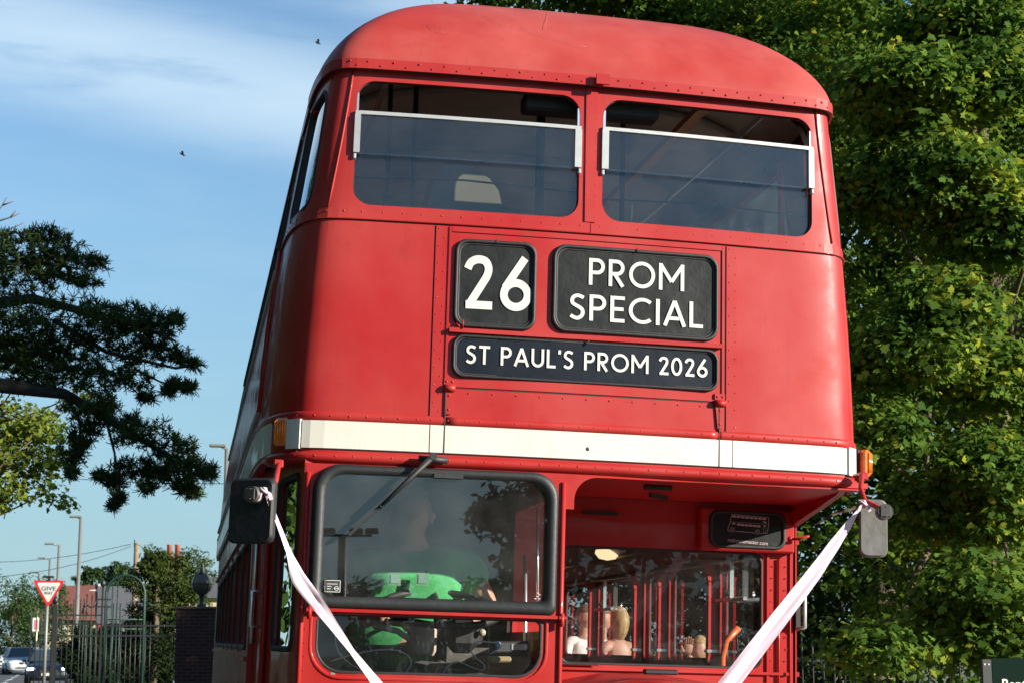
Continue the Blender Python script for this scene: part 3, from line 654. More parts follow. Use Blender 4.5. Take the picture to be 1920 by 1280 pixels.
# header over the open bay with its big fillet
hd = [(-.072, 2.394), (1.16, 2.394), (1.16, 2.388), (.10, 2.385)]+[(.03+.09*math.cos(a)*-1+.02, 2.295+.09*math.sin(a)) for a in np.linspace(math.pi/2, 0, 9)]+[(-.040, 2.26), (-.072, 2.26)]
mb = MB(); mb.prism(hd, lambda a, b, d: fr0(a, b, d), 0, -.03); mb.build('bay_header', M['red'], bus)
# bay ceiling, side gusset
mb = MB(); mb.box((.555, .53, 2.41), (1.24, .92, .02)); mb.build('bay_ceiling', M['red_in'], bus)
mb = MB(); mb.box((.38, .33, 2.39), (.12, .03, .02), bev=.006); mb.build('bay_vent', M['dark'], bus)
mb = MB(); mb.bar((.42, .60, 2.385), (.52, .70, 2.385), .012, .02); mb.build('bay_stay', M['dark'], bus)
gz = lambda y: 2.40-.10*((y-.12)/.88)**1.6
ys = np.linspace(.16, 1.0, 12); vs = []
for y in ys:
    x = float(np.interp(y, [.1, .3, .6, 1.0], [1.10, 1.165, 1.195, 1.205])); vs += [(x, y, 2.415), (x, y, gz(y)), (x-.03, y, gz(y)), (x-.03, y, 2.415)]
mb = MB(); mb.add(vs, [(i*4+j, i*4+(j+1) % 4, (i+1)*4+(j+1) % 4, (i+1)*4+j) for i in range(11) for j in range(4)]); mb.build('bay_side_gusset', M['red'], bus)
# bulkhead
def bh(x, z, d=0): return (x, 1.0-d, z)
panel('bulkhead', [(-.06, 1.2), (1.205, 1.2), (1.205, 2.40), (-.06, 2.40)], [rr(.125, 1.052, 1.672, 2.186, (.06, .06, .03, .05))], lambda a, b: bh(a, b), M['red'], bus, .04, smooth=False)
w = empty('bulkhead_window'); w.parent = bus
panel('glass', rr(.12, 1.057, 1.667, 2.19, .05), [], lambda a, b: bh(a, b, -.02), M['glass'], w, 0, smooth=False)
ring(rr(.122, 1.055, 1.669, 2.189, .05), rr(.136, 1.041, 1.683, 2.175, .045), lambda a, b, d: bh(a, b, d-.012), 0, .012, M['black'], 'window_seal', w)
mb = MB()
for x in (1.075, 1.185): mb.box((x, .994, 1.75), (.012, .008, .88))
mb.tube([(1.125, .99, 1.25), (1.125, .99, 2.16)], .005, 6)
for x in (1.095, 1.16):
    for z in frange(1.4, 2.16, .052): mb.dome((x+random.uniform(-.004, .004), .995, z), .004, (0, -1, 0))
mb.box((.62, .99, 1.655), (1.1, .012, .012)); mb.box((.6, .985, 1.60), (1.25, .02, .03))
mb.build('bulkhead_trim', M['red'], bus)
mb = MB(); mb.box((.30, .99, 2.33), (.16, .012, .012)); mb.box((.15, .975, 1.674), (.30, .02, .010), bev=.003); mb.build('bulkhead_vent', M['black'], bus)
# side blind box set in the bulkhead
mb = MB(); mb.box((.965, .975, 2.28), (.44, .05, .19), bev=.008); mb.build('nearside_blind_box', M['red'], bus)
def bx(a, b, d=0): return (a, .95-d, b)
x0, x1, z0, z1 = .785, 1.142, 2.198, 2.366
nb = ring(rr(x0, x1, z0, z1, .045), rr(x0+.018, x1-.018, z0+.016, z1-.016, .034), bx, .0, .010, M['black'], 'nearside_display', bus)
panel('blind', rr(x0+.005, x1-.005, z0+.005, z1-.005, .04), [], lambda a, b: bx(a, b, .002), M['blind'], nb, 0, smooth=False)
# line drawing of a bus in side view on the blind
mb = MB(); K = lambda u, v: bx(.872+(u-500)/860*.192, 2.347-(v-230)/400*.085, .0045)
def ln(*p, w=.0022):
    for a, b2 in zip(p[:-1], p[1:]): mb.bar(K(*a), K(*b2), w, .0005, (0, 1, 0))
ln((575, 230), (1350, 262)); ln((575, 230), (535, 440), (510, 470), (495, 560), (540, 590)); ln((1350, 262), (1345, 400), (1320, 590)); ln((650, 575), (1060, 595)); ln((1180, 600), (1320, 590)); ln((560, 385), (1330, 400), w=.0012)
for cx, cy in ((590, 545), (1115, 570)):
    for r_ in (48, 20):
        P = [(cx+r_*math.cos(t), cy+r_*math.sin(t)) for t in np.linspace(0, 2*math.pi, 15)]; ln(*P, w=.0014)
for i in range(8):
    u = 590+i*90; ln((u, 268+(u-575)*.041), (u+72, 271+(u-575)*.041), w=.0085)
for i in range(6):
    u = 690+i*83; ln((u, 435+(u-690)*.04), (u+68, 438+(u-690)*.04), w=.0085)
ln((590, 418), (650, 421), w=.007); ln((1225, 360), (1300, 366), w=.006); ln((1235, 440), (1290, 444), w=.005); ln((1235, 480), (1290, 484), (1290, 570), (1240, 570), (1235, 480), w=.0012)
mb.build('blind_emblem', M['dim_white'], nb)
def font_text(name, body, size, loc, rot, m, parent, ext=.0003, bold=0, align='LEFT', width=None):
    cu = bpy.data.curves.new(name, 'FONT'); cu.body = body; cu.size = size; cu.extrude = ext; cu.offset = bold; cu.align_x = align
    tmp = bpy.data.objects.new('tmp', cu); COL.objects.link(tmp); dg = bpy.context.evaluated_depsgraph_get(); dg.update()
    me = bpy.data.meshes.new_from_object(tmp.evaluated_get(dg)); bpy.data.objects.remove(tmp); bpy.data.curves.remove(cu)
    if width:
        xs = [v.co.x for v in me.vertices]; k = width/(max(xs)-min(xs)); x_ = min(xs) if align == 'LEFT' else 0
        for v in me.vertices: v.co.x = (v.co.x-x_)*k
    me.materials.clear(); me.materials.append(m); o = link(name, me, parent); o.location = loc; o.rotation_euler = rot; return o
font_text('blind_lettering', 'redroutemaster.com', .024, bx(.872, 2.226, .0045), (math.pi/2, R_(3), 0), M['dim_white'], nb, width=.185)
# right-hand grab handle and catch
mb = MB(); mb.tube([(1.165, .96, 2.25), (1.19, .92, 2.248), (1.235, .90, 2.262)], .006, 6); mb.dome((1.165, .955, 2.25), .016, (0, -1, 0), .8, 8); mb.build('bay_catch', M['red'], bus)
mb = MB(); mb.tube([(1.20, .98, 2.01), (1.235, .96, 2.0), (1.235, .96, 1.86), (1.20, .98, 1.85)], .009, 8); mb.build('nearside_handle', M['alu_white'], bus)
mb = MB(); mb.box((1.205, .97, 1.93), (.02, .02, .14)); mb.build('handle_plate', M['dark'], bus)
mb = MB(); mb.tube([(1.17, .97, 1.2), (1.17, .97, 2.33)], .004, 6); mb.build('bay_conduit', M['red'], bus)

# cab side (driver's door side) tapering outwards to the saloon
CS = [(-1.066, .05), (-1.085, .16), (-1.12, .42), (-1.155, .68), (-1.19, .92)]
CSl = np.concatenate([[0], np.cumsum([math.hypot(CS[i+1][0]-CS[i][0], CS[i+1][1]-CS[i][1]) for i in range(4)])])
def cside(a, z, d=0):
    x = np.interp(a, CSl, [c[0] for c in CS]); y = np.interp(a, CSl, [c[1] for c in CS]); return (float(x)-d, float(y), z)
La = float(CSl[-1])
panel('cab_side', [(0, 1.2), (La, 1.2), (La, 2.43), (0, 2.43)], [rr(.07, .47, 1.70, 2.36, .05)], lambda a, b: cside(a, b), M['red'], bus, .03, frange(.1, La, .1), (), flip=True)
w = empty('cab_side_window'); w.parent = bus
panel('glass', rr(.065, .475, 1.695, 2.365, .05), [], lambda a, b: cside(a, b, -.012), M['sideglass'], w, 0, frange(.1, La, .1))
ring(rr(.062, .478, 1.692, 2.368, .055), rr(.085, .455, 1.715, 2.345, .045), lambda a, b, d: cside(a, b, d), -.004, .008, M['black'], 'window_frame', w)
mb = MB(); mb.tube([cside(.60, 1.25, .012), cside(.60, 2.2, .012)], .012, 6); mb.build('door_edge_bead', M['red'], bus)
mb = MB(); mb.tube([cside(.72, 1.93, .0), cside(.715, 1.93, .045), cside(.715, 1.79, .045), cside(.72, 1.79, .0)], .009, 8); mb.build('cab_handle', M['chrome'], bus)
mb = MB(); mb.tube([cside(La-.02, 1.72, .012), cside(La-.02, 2.36, .012)], .010, 6); mb.build('saloon_corner_strip', M['chrome'], bus)

# lower saloon sides
LW = [(1.15, 2.0), (2.12, 3.02), (3.14, 4.04), (4.16, 5.06), (5.18, 6.08), (6.2, 7.1), (7.22, 8.1)]
LWL = LW; LWR = [(1.15, 2.03), (2.17, 2.98), (3.12, 3.52), (3.66, 4.68), (4.84, 5.8), (5.94, 6.9), (7.04, 8.0)]
M['clear'] = glass_mat('clear_side_glass', (.92, .94, .93), .22, .008)
for k in (-1, 1):
    X = 1.21*k; LW = LWL if k < 0 else LWR
    holes = [rr(a, b2, 1.70, 2.18, .04, 4) for a, b2 in LW]
    def sm(a, b, d=0, k=k): return (k*(1.212+d), a, b)
    panel('saloon_side', [(.93 if k < 0 else 1.0, .38), (9.0, .38), (9.0, 2.42), (.93 if k < 0 else 1.0, 2.42)], holes, sm, M['red'], bus, .035, frange(1.5, 9, .6), (), smooth=False, flip=(k < 0))
    for a, b2 in LW:
        w = empty('saloon_window'); w.parent = bus
        panel('glass', rr(a-.005, b2+.005, 1.695, 2.185, .04, 4), [], lambda p, q, sm=sm: sm(p, q, -.015), M['sideglass'] if k < 0 else M['clear'], w, 0, smooth=False)
        ring(rr(a-.01, b2+.01, 1.69, 2.19, .05, 4), rr(a+.015, b2-.015, 1.715, 2.165, .035, 4), lambda p, q, d, sm=sm: sm(p, q, d), -.004, .008, M['black'], 'window_frame', w)
    mb = MB()
    mb.bar(sm(.95 if k < 0 else 1.02, 2.24, .008), sm(9, 2.24, .008), .02, .02); mb.bar(sm(1.0, 1.655, .006), sm(9, 1.655, .006), .012, .02); mb.build('saloon_rail', M['red'], bus)
    for a, b2 in (LW if k < 0 else []): mb = MB(); mb.bar(sm(b2+.06, 1.68, .003), sm(b2+.06, 2.22, .003), .008, .008, (k, 0, 0)); mb.build('pillar_bead', M['red'], bus)
mb = MB(); mb.box((0, 9.0, 1.4), (2.42, .03, 2.0)); mb.build('rear_lower_panel', M['red'], bus)

# interior: floors, ceilings, linings
mb = MB(); mb.box((0, 4.95, 2.45), (2.34, 7.9, .03)); mb.box((0, .5, 2.45), (2.2, .85, .03)); mb.build('upper_floor', M['dark'], bus)
mb = MB(); mb.box((0, 5.0, .55), (2.36, 8.0, .06)); mb.build('lower_floor', M['dark'], bus)
mb = MB(); vs = []
prof = [(-1.16, 2.18), (-1.10, 2.21), (-.98, 2.28), (-.86, 2.345), (-.7, 2.385), (0, 2.40), (.7, 2.385), (.86, 2.345), (.98, 2.28), (1.10, 2.21), (1.16, 2.18)]
for y in (1.06, 8.9): vs += [(x, y, z) for x, z in prof]
n = len(prof); mb.add(vs, [(i, i+1, n+i+1, n+i) for i in range(n-1)], True); mb.build('saloon_ceiling', M['ceiling'], bus)
mb = MB(); mb.bar((1.13, 1.06, 2.185), (1.13, 8.9, 2.185), .02, .012); mb.bar((.97, 1.06, 2.27), (.97, 8.9, 2.27), .01, .01); mb.build('cove_moulding', M['brown'], bus)
lampm = mat('lamp_glass', (.75, .62, .45), .3, emit=((1, .72, .42), .55))  # faint glow added to lighten the dim saloon
for y in (1.9, 3.4, 4.9, 6.4):
    mb = MB(); mb.lathe([(.07, 0), (.075, -.02), (.05, -.05), (.001, -.06)], (.92, y, 2.315), n=14); mb.build('saloon_lamp', lampm, bus)
for y in LWR:
    mb = MB(); yy = y[1]+.07; mb.bar((1.150, yy-.02, 1.5), (1.150, yy-.02, 2.10), .045, .05, (1, 0, 0)); mb.bar((1.150, yy-.02, 2.10), (1.125, yy-.02, 2.20), .045, .05, (1, 0, 0)); mb.build('inner_pillar', M['red_in'], bus)
    mb = MB(); mb.bar((1.148, yy-.02, 1.742), (1.148, yy-.02, 1.756), .052, .060, (1, 0, 0)); mb.build('pillar_collar', M['chrome'], bus)
    mb = MB(); mb.bar((1.178, yy+.05, 1.7), (1.178, yy+.05, 2.18), .06, .03, (1, 0, 0)); mb.build('inner_trim', M['black'], bus)
for yy in (1.8, 4.45):   # quarter lights with chrome strips
    mb = MB(); mb.bar((1.16, yy, 2.0), (1.16, yy, 2.18), .03, .02, (1, 0, 0)); mb.tube([(1.15, yy-.25, 2.0), (1.15, yy+.2, 2.0)], .010, 6); mb.dome((1.13, yy-.04, 2.03), .018, (-1, 0, 0), 1, 8); mb.build('vent_catch', M['chrome'], bus)
for yy, xx in ((1.55, 1.04), (4.4, -.3)):
    mb = MB(); mb.tube([(xx, yy, .6), (xx, yy, 1.72), (xx+.02, yy, 1.80), (xx+.08, yy, 1.86)], .016, 8); mb.build('grab_pole', mat('orange_pole', (.60, .10, .02), .35), bus)
seat_y = [1.75, 2.5, 3.25, 4.0, 4.75, 5.5, 6.25, 7.0]
for y in seat_y:
    for x in (-.72, .72):
        t = MB(); t.box((x, y, 1.05), (.84, .40, .12), bev=.03); t.box((x, y+.22, 1.30), (.84, .09, .55), bev=.04); t.build('saloon_seat', M['moquette'], bus)
# upper deck lining: ceiling with hoops, ceiling rails, dark heater box
mb = MB(); vs = []; prof = [(-1.10, 3.92), (-1.06, 4.0), (-.95, 4.09), (-.75, 4.17), (-.4, 4.22), (0, 4.235), (.4, 4.22), (.75, 4.17), (.95, 4.09), (1.06, 4.0), (1.10, 3.92)]
rows = [(.16, .86, -.10), (.30, .93, -.05), (.55, .99, -.01), (1.0, 1, 0), (8.7, 1, 0)]
for y, k, dz in rows: vs += [(x*k, y, z+dz) for x, z in prof]
n = len(prof); mb.add(vs, [(r*n+i, r*n+i+1, (r+1)*n+i+1, (r+1)*n+i) for r in range(len(rows)-1) for i in range(n-1)], True); mb.build('upper_ceiling', M['brown'], bus)
for y in (.95, 2.0, 3.1, 4.2, 5.3):
    mb = MB(); mb.tube([(x*.985, y, z-.015) for x, z in prof], .016, 6); mb.build('ceiling_hoop', M['ceiling'], bus)
mb = MB(); mb.box((0.02, .14, 3.895), (.56, .10, .07), bev=.01); mb.build('heater_box', M['black'], bus)
mb = MB(); mb.bar((.62, .35, 4.08), (.62, 3.0, 4.10), .05, .03); mb.build('ceiling_slat', M['wood'], bus)
mb = MB(); mb.tube([(.80, .3, 3.98), (.80, 5, 4.02)], .012, 8); mb.tube([(-.80, .3, 3.98), (-.80, 5, 4.02)], .012, 8); mb.build('ceiling_rail', M['chrome'], bus)
for x, y, m_, r_ in ((-.735, .35, 'black', .010), (-.63, .30, 'black', .011), (-.08, .3, 'black', .02), (.30, .35, 'black', .012)):
    mb = MB(); mb.tube([(x, y+.35, 2.5), (x, y+.35, 3.62), (x-.002, y+.35, 4.12)], r_, 8)
    if x < -.7: mb.tube([(x, y+.35, 3.52), (x, y+.35, 3.62)], .02, 8)
    mb.build('deck_pole', M['dark'], bus)
mb = MB(); A = bt(1466, 470, .16); B2 = bt(1464, 345, .16); C2 = bt(1461, 318, .19); mb.tube([A, B2, C2], .014, 8); mb.build('deck_pole', M['red_in'], bus)
mb = MB(); mb.tube([(.195, .12, 3.35), (.20, .12, 3.60)], .004, 6); mb.build('window_stay', M['chrome'], bus)
mb = MB(); mb.tube([(-.94, .09, 3.52), (-.5, .06, 3.535), (-.05, .055, 3.52)], .004, 6); mb.tube([(.05, .055, 3.50), (.5, .06, 3.515), (.93, .09, 3.50)], .004, 6); mb.build('window_bar', M['black'], bus)
for k, y in [(k, y) for y in (1.0, 1.8, 2.6, 3.4) for k in (-1, 1)]:
    t = MB(); t.box((k*.68, y, 2.95), (.84, .4, .12), bev=.03); t.box((k*.68, y+.2, 3.22), (.84, .09, .55), bev=.04); t.build('upper_seat', M['moquette'], bus)
mb = MB(); P = [bt(u, v, .42) for u, v in ((815, 330), (835, 312), (860, 308), (890, 318), (918, 335), (935, 358), (945, 400), (800, 400))]; n = len(P)
mb.add(P+[p+Vector((0, .25, .02)) for p in P], [tuple(range(n))]+[(i, n+i, n+(i+1) % n, (i+1) % n) for i in range(n)]); mb.build('stair_cove', mat('pale_cove', (.075, .064, .036), .6, var=.2, vscale=4), bus)  # stands in for the sunlit cream patch behind the left upper pane

# cab interior
mb = MB(); vs = [(-1.03, .03, 1.56), (-.10, .0, 1.56), (-1.05, .50, 1.70), (-.10, .50, 1.70)]; mb.add(vs, [(0, 1, 3, 2)]); mb.box((-.58, .53, 1.55), (.96, .05, .36), bev=.02)
mb.build('cab_shelf', mat('dusty_black_shelf', (.035, .034, .032), .75, c2=(.10, .095, .085), vscale=9, bump=.8, bscale=16), bus)
mb = MB(); mb.box((-.60, 1.02, 1.75), (1.08, .04, 1.3)); mb.build('cab_back', mat('cab_back_lining', (.035, .02, .018), .8), bus)
mb = MB(); mb.box((-.085, .55, 1.50), (.02, .9, .60)); mb.box((-.085, .95, 2.05), (.02, .06, .62)); mb.box((-.085, .5, 2.35), (.02, .9, .08)); mb.build('cab_inner_wall', M['red_in'], bus)
mb = MB(); mb.box((-.58, .5, 2.405), (.98, .88, .02)); mb.build('cab_ceiling', M['dark'], bus)
def tilt_ring(c, r, tube, nrm, n=28):
    nrm = Vector(nrm).normalized(); u = nrm.cross(Vector((1, 0, 0))).normalized(); w = nrm.cross(u); return [c+(u*math.cos(a)+w*math.sin(a))*r for a in np.linspace(0, 2*math.pi, n)]
wc = bt(828, 1140, .40)
sw = empty('steering_wheel'); sw.parent = bus
mb = MB(); nrm = Vector((0, -.30, .95)); mb.tube(tilt_ring(wc, .235, 0, nrm), .014, 8, cap=False); mb.build('rim', M['black'], sw)
mb = MB()
P = tilt_ring(wc, .235, 0, nrm, 4)
for p in P[:3]: mb.tube([wc+Vector((0, 0, -.02)), p], .010, 6)
mb.lathe([(.04, -.03), (.045, 0), (.03, .015), (.001, .02)], wc, n=12); mb.build('spokes', M['black'], sw)
mb = MB(); mb.tube([wc, wc+Vector((0, .05, -.45))], .03, 8); mb.build('column', M['black'], sw)
mb = MB(); a = bt(700, 1172, .33); b2 = bt(745, 1182, .33); c2 = bt(772, 1200, .36); mb.tube([a, b2, c2], .012, 8); mb.build('hose', mat('grey_hose', (.28, .26, .22), .6), bus)
mb = MB(); mb.lathe([(.05, 0), (.06, .02), (.06, .10), (.04, .12)], bt(790, 1228, .38), n=14); mb.build('gear_selector', M['brown'], bus)
mb = MB(); mb.box(bt(866, 1190, .35), (.14, .09, .14), bev=.04); mb.build('instrument_cowl', M['black'], bus)
mb = MB(); mb.lathe([(.012, 0), (.015, .01), (.010, .03), (.001, .035)], bt(905, 1185, .30), axis='y', n=12); mb.build('instrument_cap', mat('pale_cap', (.3, .27, .2), .5), bus)
mb = MB(); mb.tube([bt(985, 1240, .6), bt(985, 1200, .6), bt(985, 1040, .62)], .008, 6); mb.build('cab_pole', M['chrome'], bus)
mb = MB(); mb.tube([bt(1008, 1160, .5), bt(1008, 950, .5)], .006, 6); mb.build('cab_edge_rail', M['chrome'], bus)
mb = MB(); mb.box(bt(990, 1000, .97), (.10, .02, .6)); mb.build('cab_red_lining', M['red_in'], bus)

# lower body, bonnet, wings, wheels: mostly below the picture
mb = MB(); mb.box((-.56, .48, .95), (1.02, .90, .55), bev=.05); mb.build('cab_lower_body', M['red'], bus)
bn = MB(); prof = [(-.06, 1.50), (.10, 1.585), (.30, 1.625), (.55, 1.63), (.74, 1.60), (.86, 1.52), (.90, 1.35), (.90, .75)]; vs = []
for y, dz in ((-.02, -.05), (.06, -.012), (.5, .0), (.98, .012)): vs += [(x, y, z+dz*(1 if z > 1 else 0)) for x, z in prof]
n = len(prof); bn.add(vs, [(r*n+i, r*n+i+1, (r+1)*n+i+1, (r+1)*n+i) for r in range(3) for i in range(n-1)], True); bn.add([vs[i] for i in range(n)]+[(-.06, -.02, .75)], [tuple(range(n+1))]); bn.build('bonnet', M['red'], bus)
mb = MB(); mb.box((.42, .40, 1.655), (.14, .04, .022), bev=.006); mb.build('bonnet_catch', M['black'], bus)
gr = empty('radiator_grille'); gr.parent = bus
mb = MB(); mb.box((.02, -.06, 1.05), (.62, .05, .86), bev=.02); mb.build('grille_surround', M['chrome'], gr)
mb = MB(); mb.box((.02, -.075, 1.02), (.52, .03, .72)); mb.build('grille_mesh', M['black'], gr)
mb = MB(); mb.box((0, .02, .55), (2.1, .12, .22), bev=.04); mb.build('front_bumper_panel', M['red'], bus)
for x in (-.78, .78):
    h = empty('headlamp'); h.parent = bus
    mb = MB(); mb.lathe([(.10, .04), (.11, -.03), (.10, -.06)], (x, -.02, .82), 'y'); mb.build('lamp_bezel', M['chrome'], h)
    mb = MB(); mb.lathe([(.095, -.055), (.06, -.075), (.001, -.08)], (x, -.02, .82), 'y'); mb.build('lamp_lens', M['glass'], h)
mb = MB(); mb.box((1.0, .5, 1.0), (.30, .9, .12), bev=.05); mb.build('nearside_wing', M['red'], bus)
for x in (-1.0, 1.0):
    for y in (.65, 6.2):
        w = empty('wheel'); w.parent = bus; mb = MB(); sx = 1 if x > 0 else -1
        mb.lathe([(.30, -.12), (.46, -.13), (.50, -.08), (.50, .08), (.46, .13), (.30, .12)], (x, y, .50), 'x', 28); mb.build('tyre', M['tyre'], w)
        mb = MB(); mb.lathe([(.001, .05*sx), (.1, .1*sx), (.28, .09*sx), (.30, .12*sx)], (x, y, .50), 'x', 20); mb.build('rim', M['red'], w)

# mirrors
def mirror(parts, plate_c, pw, ph, rotz, knob, armpts, blk, m_plate, roty=0):
    w = empty('wing_mirror'); w.parent = bus
    Rm = Matrix.Rotation(rotz, 3, 'Z') @ Matrix.Rotation(roty, 3, 'Y'); poly = rr(-pw/2, pw/2, -ph/2, ph/2, .028, 5)
    mb = MB(); pc = Vector(plate_c)
    n = len(poly); vs = []
    for d, k in ((-.018, .93), (-.010, 1), (.008, 1), (.012, .97)):
        for a, b2 in poly: vs.append(pc+Rm @ Vector((a*k, d, b2*k)))
    fs = [(i*n+j, i*n+(j+1) % n, (i+1)*n+(j+1) % n, (i+1)*n+j) for i in range(3) for j in range(n)]+[tuple(range(n)), tuple(range(4*n-1, 3*n-1, -1))]
    mb.add(vs, fs, False); mb.build('mirror_housing', m_plate, w)
    mb = MB(); kc = Vector(knob); mb.tube([kc+Rm @ Vector((0, .004, 0)), kc+Rm @ Vector((0, .055, 0))], .030, 20); mb.box(kc+Rm @ Vector((0, .002, 0)), (.040, .004, .040), Rm, .002); 
    for dz in (-.018, .018): mb.dome(kc+Rm @ Vector((.002, 0, dz)), .004, Rm @ Vector((0, -1, 0)))
    mb.build('clamp', M['clampm'], w)
    mb = MB(); mb.tube(armpts, .010, 8)
    mb.box(blk, (.035, .04, .03), bev=.004); mb.build('mirror_arm', M['red'], w)
    return w
pcL = bt(474, 957, -.16); knL = bt(468, 925, -.235); armL = [bt(523, 868, -.03), bt(517, 900, -.12), bt(508, 925, -.19), bt(480, 931, -.215)]
mirror(bus, pcL, .185, .235, R_(-34), knL, armL, bt(522, 869, -.02), M['rubber'])
pcR = bt(1637, 990, -.06); knR = bt(1661, 958, -.19); armR = [bt(1602, 892, .05), bt(1616, 890, .0), bt(1614, 915, -.04), bt(1622, 938, -.07), bt(1645, 950, -.13), bt(1658, 957, -.17)]
mirror(bus, pcR, .108, .225, R_(-10), knR, armR, bt(1617, 893, .02), M['metalgrey'])

# ---------------------------------------------------------------- ribbons
def ribbon(pts, widths, twists, label, knot):
    """satin band through bus-space points; width, twist and lengthwise folds vary along it"""
    P = []; n = 90; pts = [Vector(p) for p in pts]; t_ = np.linspace(0, 1, len(pts)); vs = []; K = 11; ph = rng.uniform(0, 6, 4)
    for i in range(n+1):
        t = i/n; p = Vector([float(np.interp(t, t_, [q[k] for q in pts])) for k in range(3)]); P.append(p)
    for _ in range(3): P = [P[0]]+[(P[i-1]+P[i]*2+P[i+1])/4 for i in range(1, n)]+[P[-1]]
    for i, p in enumerate(P):
        t = i/n; d = (P[min(i+1, n)]-P[max(i-1, 0)]).normalized(); side = d.cross(Vector((0, -1, 0))).normalized(); nn = side.cross(d)
        a = float(np.interp(t, np.linspace(0, 1, len(twists)), twists)); w = float(np.interp(t, np.linspace(0, 1, len(widths)), widths))
        sd = side*math.cos(a)+nn*math.sin(a); up = -side*math.sin(a)+nn*math.cos(a); fold = .10+.25*math.exp(-t*9)
        for j in range(K):
            k = -1+2*j/(K-1); h = fold*w*(.5*math.sin(k*4.2+ph[0]+t*5)+.28*math.sin(k*9+ph[1]-t*11))+w*.06*(1-k*k)*math.sin(t*9)
            vs.append(p+sd*w/2*k*(1+.012*math.sin(t*60+k*3))+up*h)
    mb = MB(); mb.add(vs, [(i*K+k, i*K+k+1, (i+1)*K+k+1, (i+1)*K+k) for i in range(n) for k in range(K-1)], True)
    kp = Vector(knot)
    mb2 = MB(); mb2.tube([kp+Vector((-.016, .004, .012)), kp+Vector((-.006, -.010, .004)), kp+Vector((.006, -.010, -.004)), kp+Vector((.016, .004, -.010))], [.005, .010, .010, .005], 8, flat=.6)
    mb2.tube([kp+Vector((-.004, .010, .014)), kp+Vector((.002, -.014, .010)), kp+Vector((.010, -.012, -.006)), kp+Vector((.006, .012, -.014))], [.006, .008, .008, .006], 8, flat=.4)
    mb3 = MB()
    for dx, dz, w in ((-.020, -.035, .007), (.026, -.030, .006)):
        A = kp+Vector((0, -.008, 0)); B2 = kp+Vector((dx*.7, -.012, dz*.3)); C2 = kp+Vector((dx, -.006, dz)); Q = [A, B2, C2]
        mb3.add([q+Vector((k*w, 0, k*.003)) for q in Q for k in (-1, 1)], [(0, 1, 3, 2), (2, 3, 5, 4)], True)
    root = empty('ribbon', label=label, cat='ribbon', group='ribbons tied to the mirrors'); root.rotation_euler = (0, RHO, 0)
    o = mb.build('ribbon_band', M['ribbon'], root); mb2.build('knot', M['ribbon'], root); mb3.build('ribbon_tails', M['ribbon'], root)
L0 = bt(496, 920, -.22)
ribbon([L0, bt(530, 1005, -.19), bt(560, 1085, -.17), bt(610, 1150, -.15), bt(660, 1220, -.14), bt(715, 1290, -.14), bt(900, 1570, -.16)], [.010, .026, .034, .056, .052, .036, .028, .035, .045, .045], [.2, .9, 1.0, .25, -.2, .35, .8, .5, .2, 0], 'pale pink ribbon hanging down across the windscreen from the black left mirror', L0)
R0 = bt(1618, 943, -.09)
ribbon([R0, bt(1590, 985, -.10), bt(1530, 1070, -.11), bt(1460, 1160, -.13), bt(1372, 1275, -.15), bt(1180, 1520, -.2)], [.010, .034, .052, .062, .066, .068, .07, .07], [1.0, .55, .25, .1, 0, 0, 0, 0], 'wide white and pink ribbon stretched down from the grey right mirror past the open bay', R0)

# ---------------------------------------------------------------- people
def skin_fig(name, joints, edges, m, parent, root_joint, sub=2):
    """continuous body: joints {name: (pos, radius)}"""
    bm = bmesh.new(); lay = bm.verts.layers.skin.verify(); V = {}
    for k, (p, r) in joints.items():
        v = bm.verts.new(p); rr_ = r if hasattr(r, '__len__') else (r, r); v[lay].radius = rr_; v[lay].use_root = (k == root_joint); V[k] = v
    for a, b2 in edges: bm.edges.new((V[a], V[b2]))
    me = bpy.data.meshes.new(name); bm.to_mesh(me); bm.free(); me.materials.append(m); o = link(name, me, parent)
    s = o.modifiers.new('skin', 'SKIN'); s.use_smooth_shade = True; s.branch_smoothing = .3
    s2 = o.modifiers.new('sub', 'SUBSURF'); s2.levels = sub; s2.render_levels = sub
    return o
def head(mb, c, r, face):
    """face direction vector; ears, nose, brow, chin"""
    c = Vector(c); f = Vector(face).normalized(); up = Vector((0, 0, 1)); s = f.cross(up).normalized(); n, m_ = 20, 16; vs = []
    for i in range(m_+1):
        th = math.pi*i/m_
        for k in range(n):
            a = 2*math.pi*k/n; x = math.sin(th)*math.cos(a); y = math.sin(th)*math.sin(a); z = math.cos(th)
            wd = .78 if z > 0 else .78-.20*(-z)**1.3; fx = 1.0*x
            if x > 0 and z < .2: fx = x*(.98)
            q = c+s*y*r*wd+f*fx*r*(.95 if x > 0 else 1.02)+up*z*r*1.28
            if x > .6: # nose, brow, lips, eye hollows
                g = max(0, 1-abs(y)/.18)
                if -.25 < z < .12: q += f*r*.22*g*(1-abs((z+.2)/.4))
                if abs(z+.50) < .08 and abs(y) < .3: q += f*r*.05
                if abs(z-.08) < .08 and .18 < abs(y) < .5: q -= f*r*.07
            vs.append(q)
    mb.add(vs, [(i*n+k, i*n+(k+1) % n, (i+1)*n+(k+1) % n, (i+1)*n+k) for i in range(m_) for k in range(n)], True)
    for sg in (-1, 1):
        e = c+s*sg*r*.80; mb.tube([e+up*r*.28, e+s*sg*r*.10+up*r*.1, e+s*sg*r*.06-up*r*.22], [r*.10, r*.16, r*.08], 8)
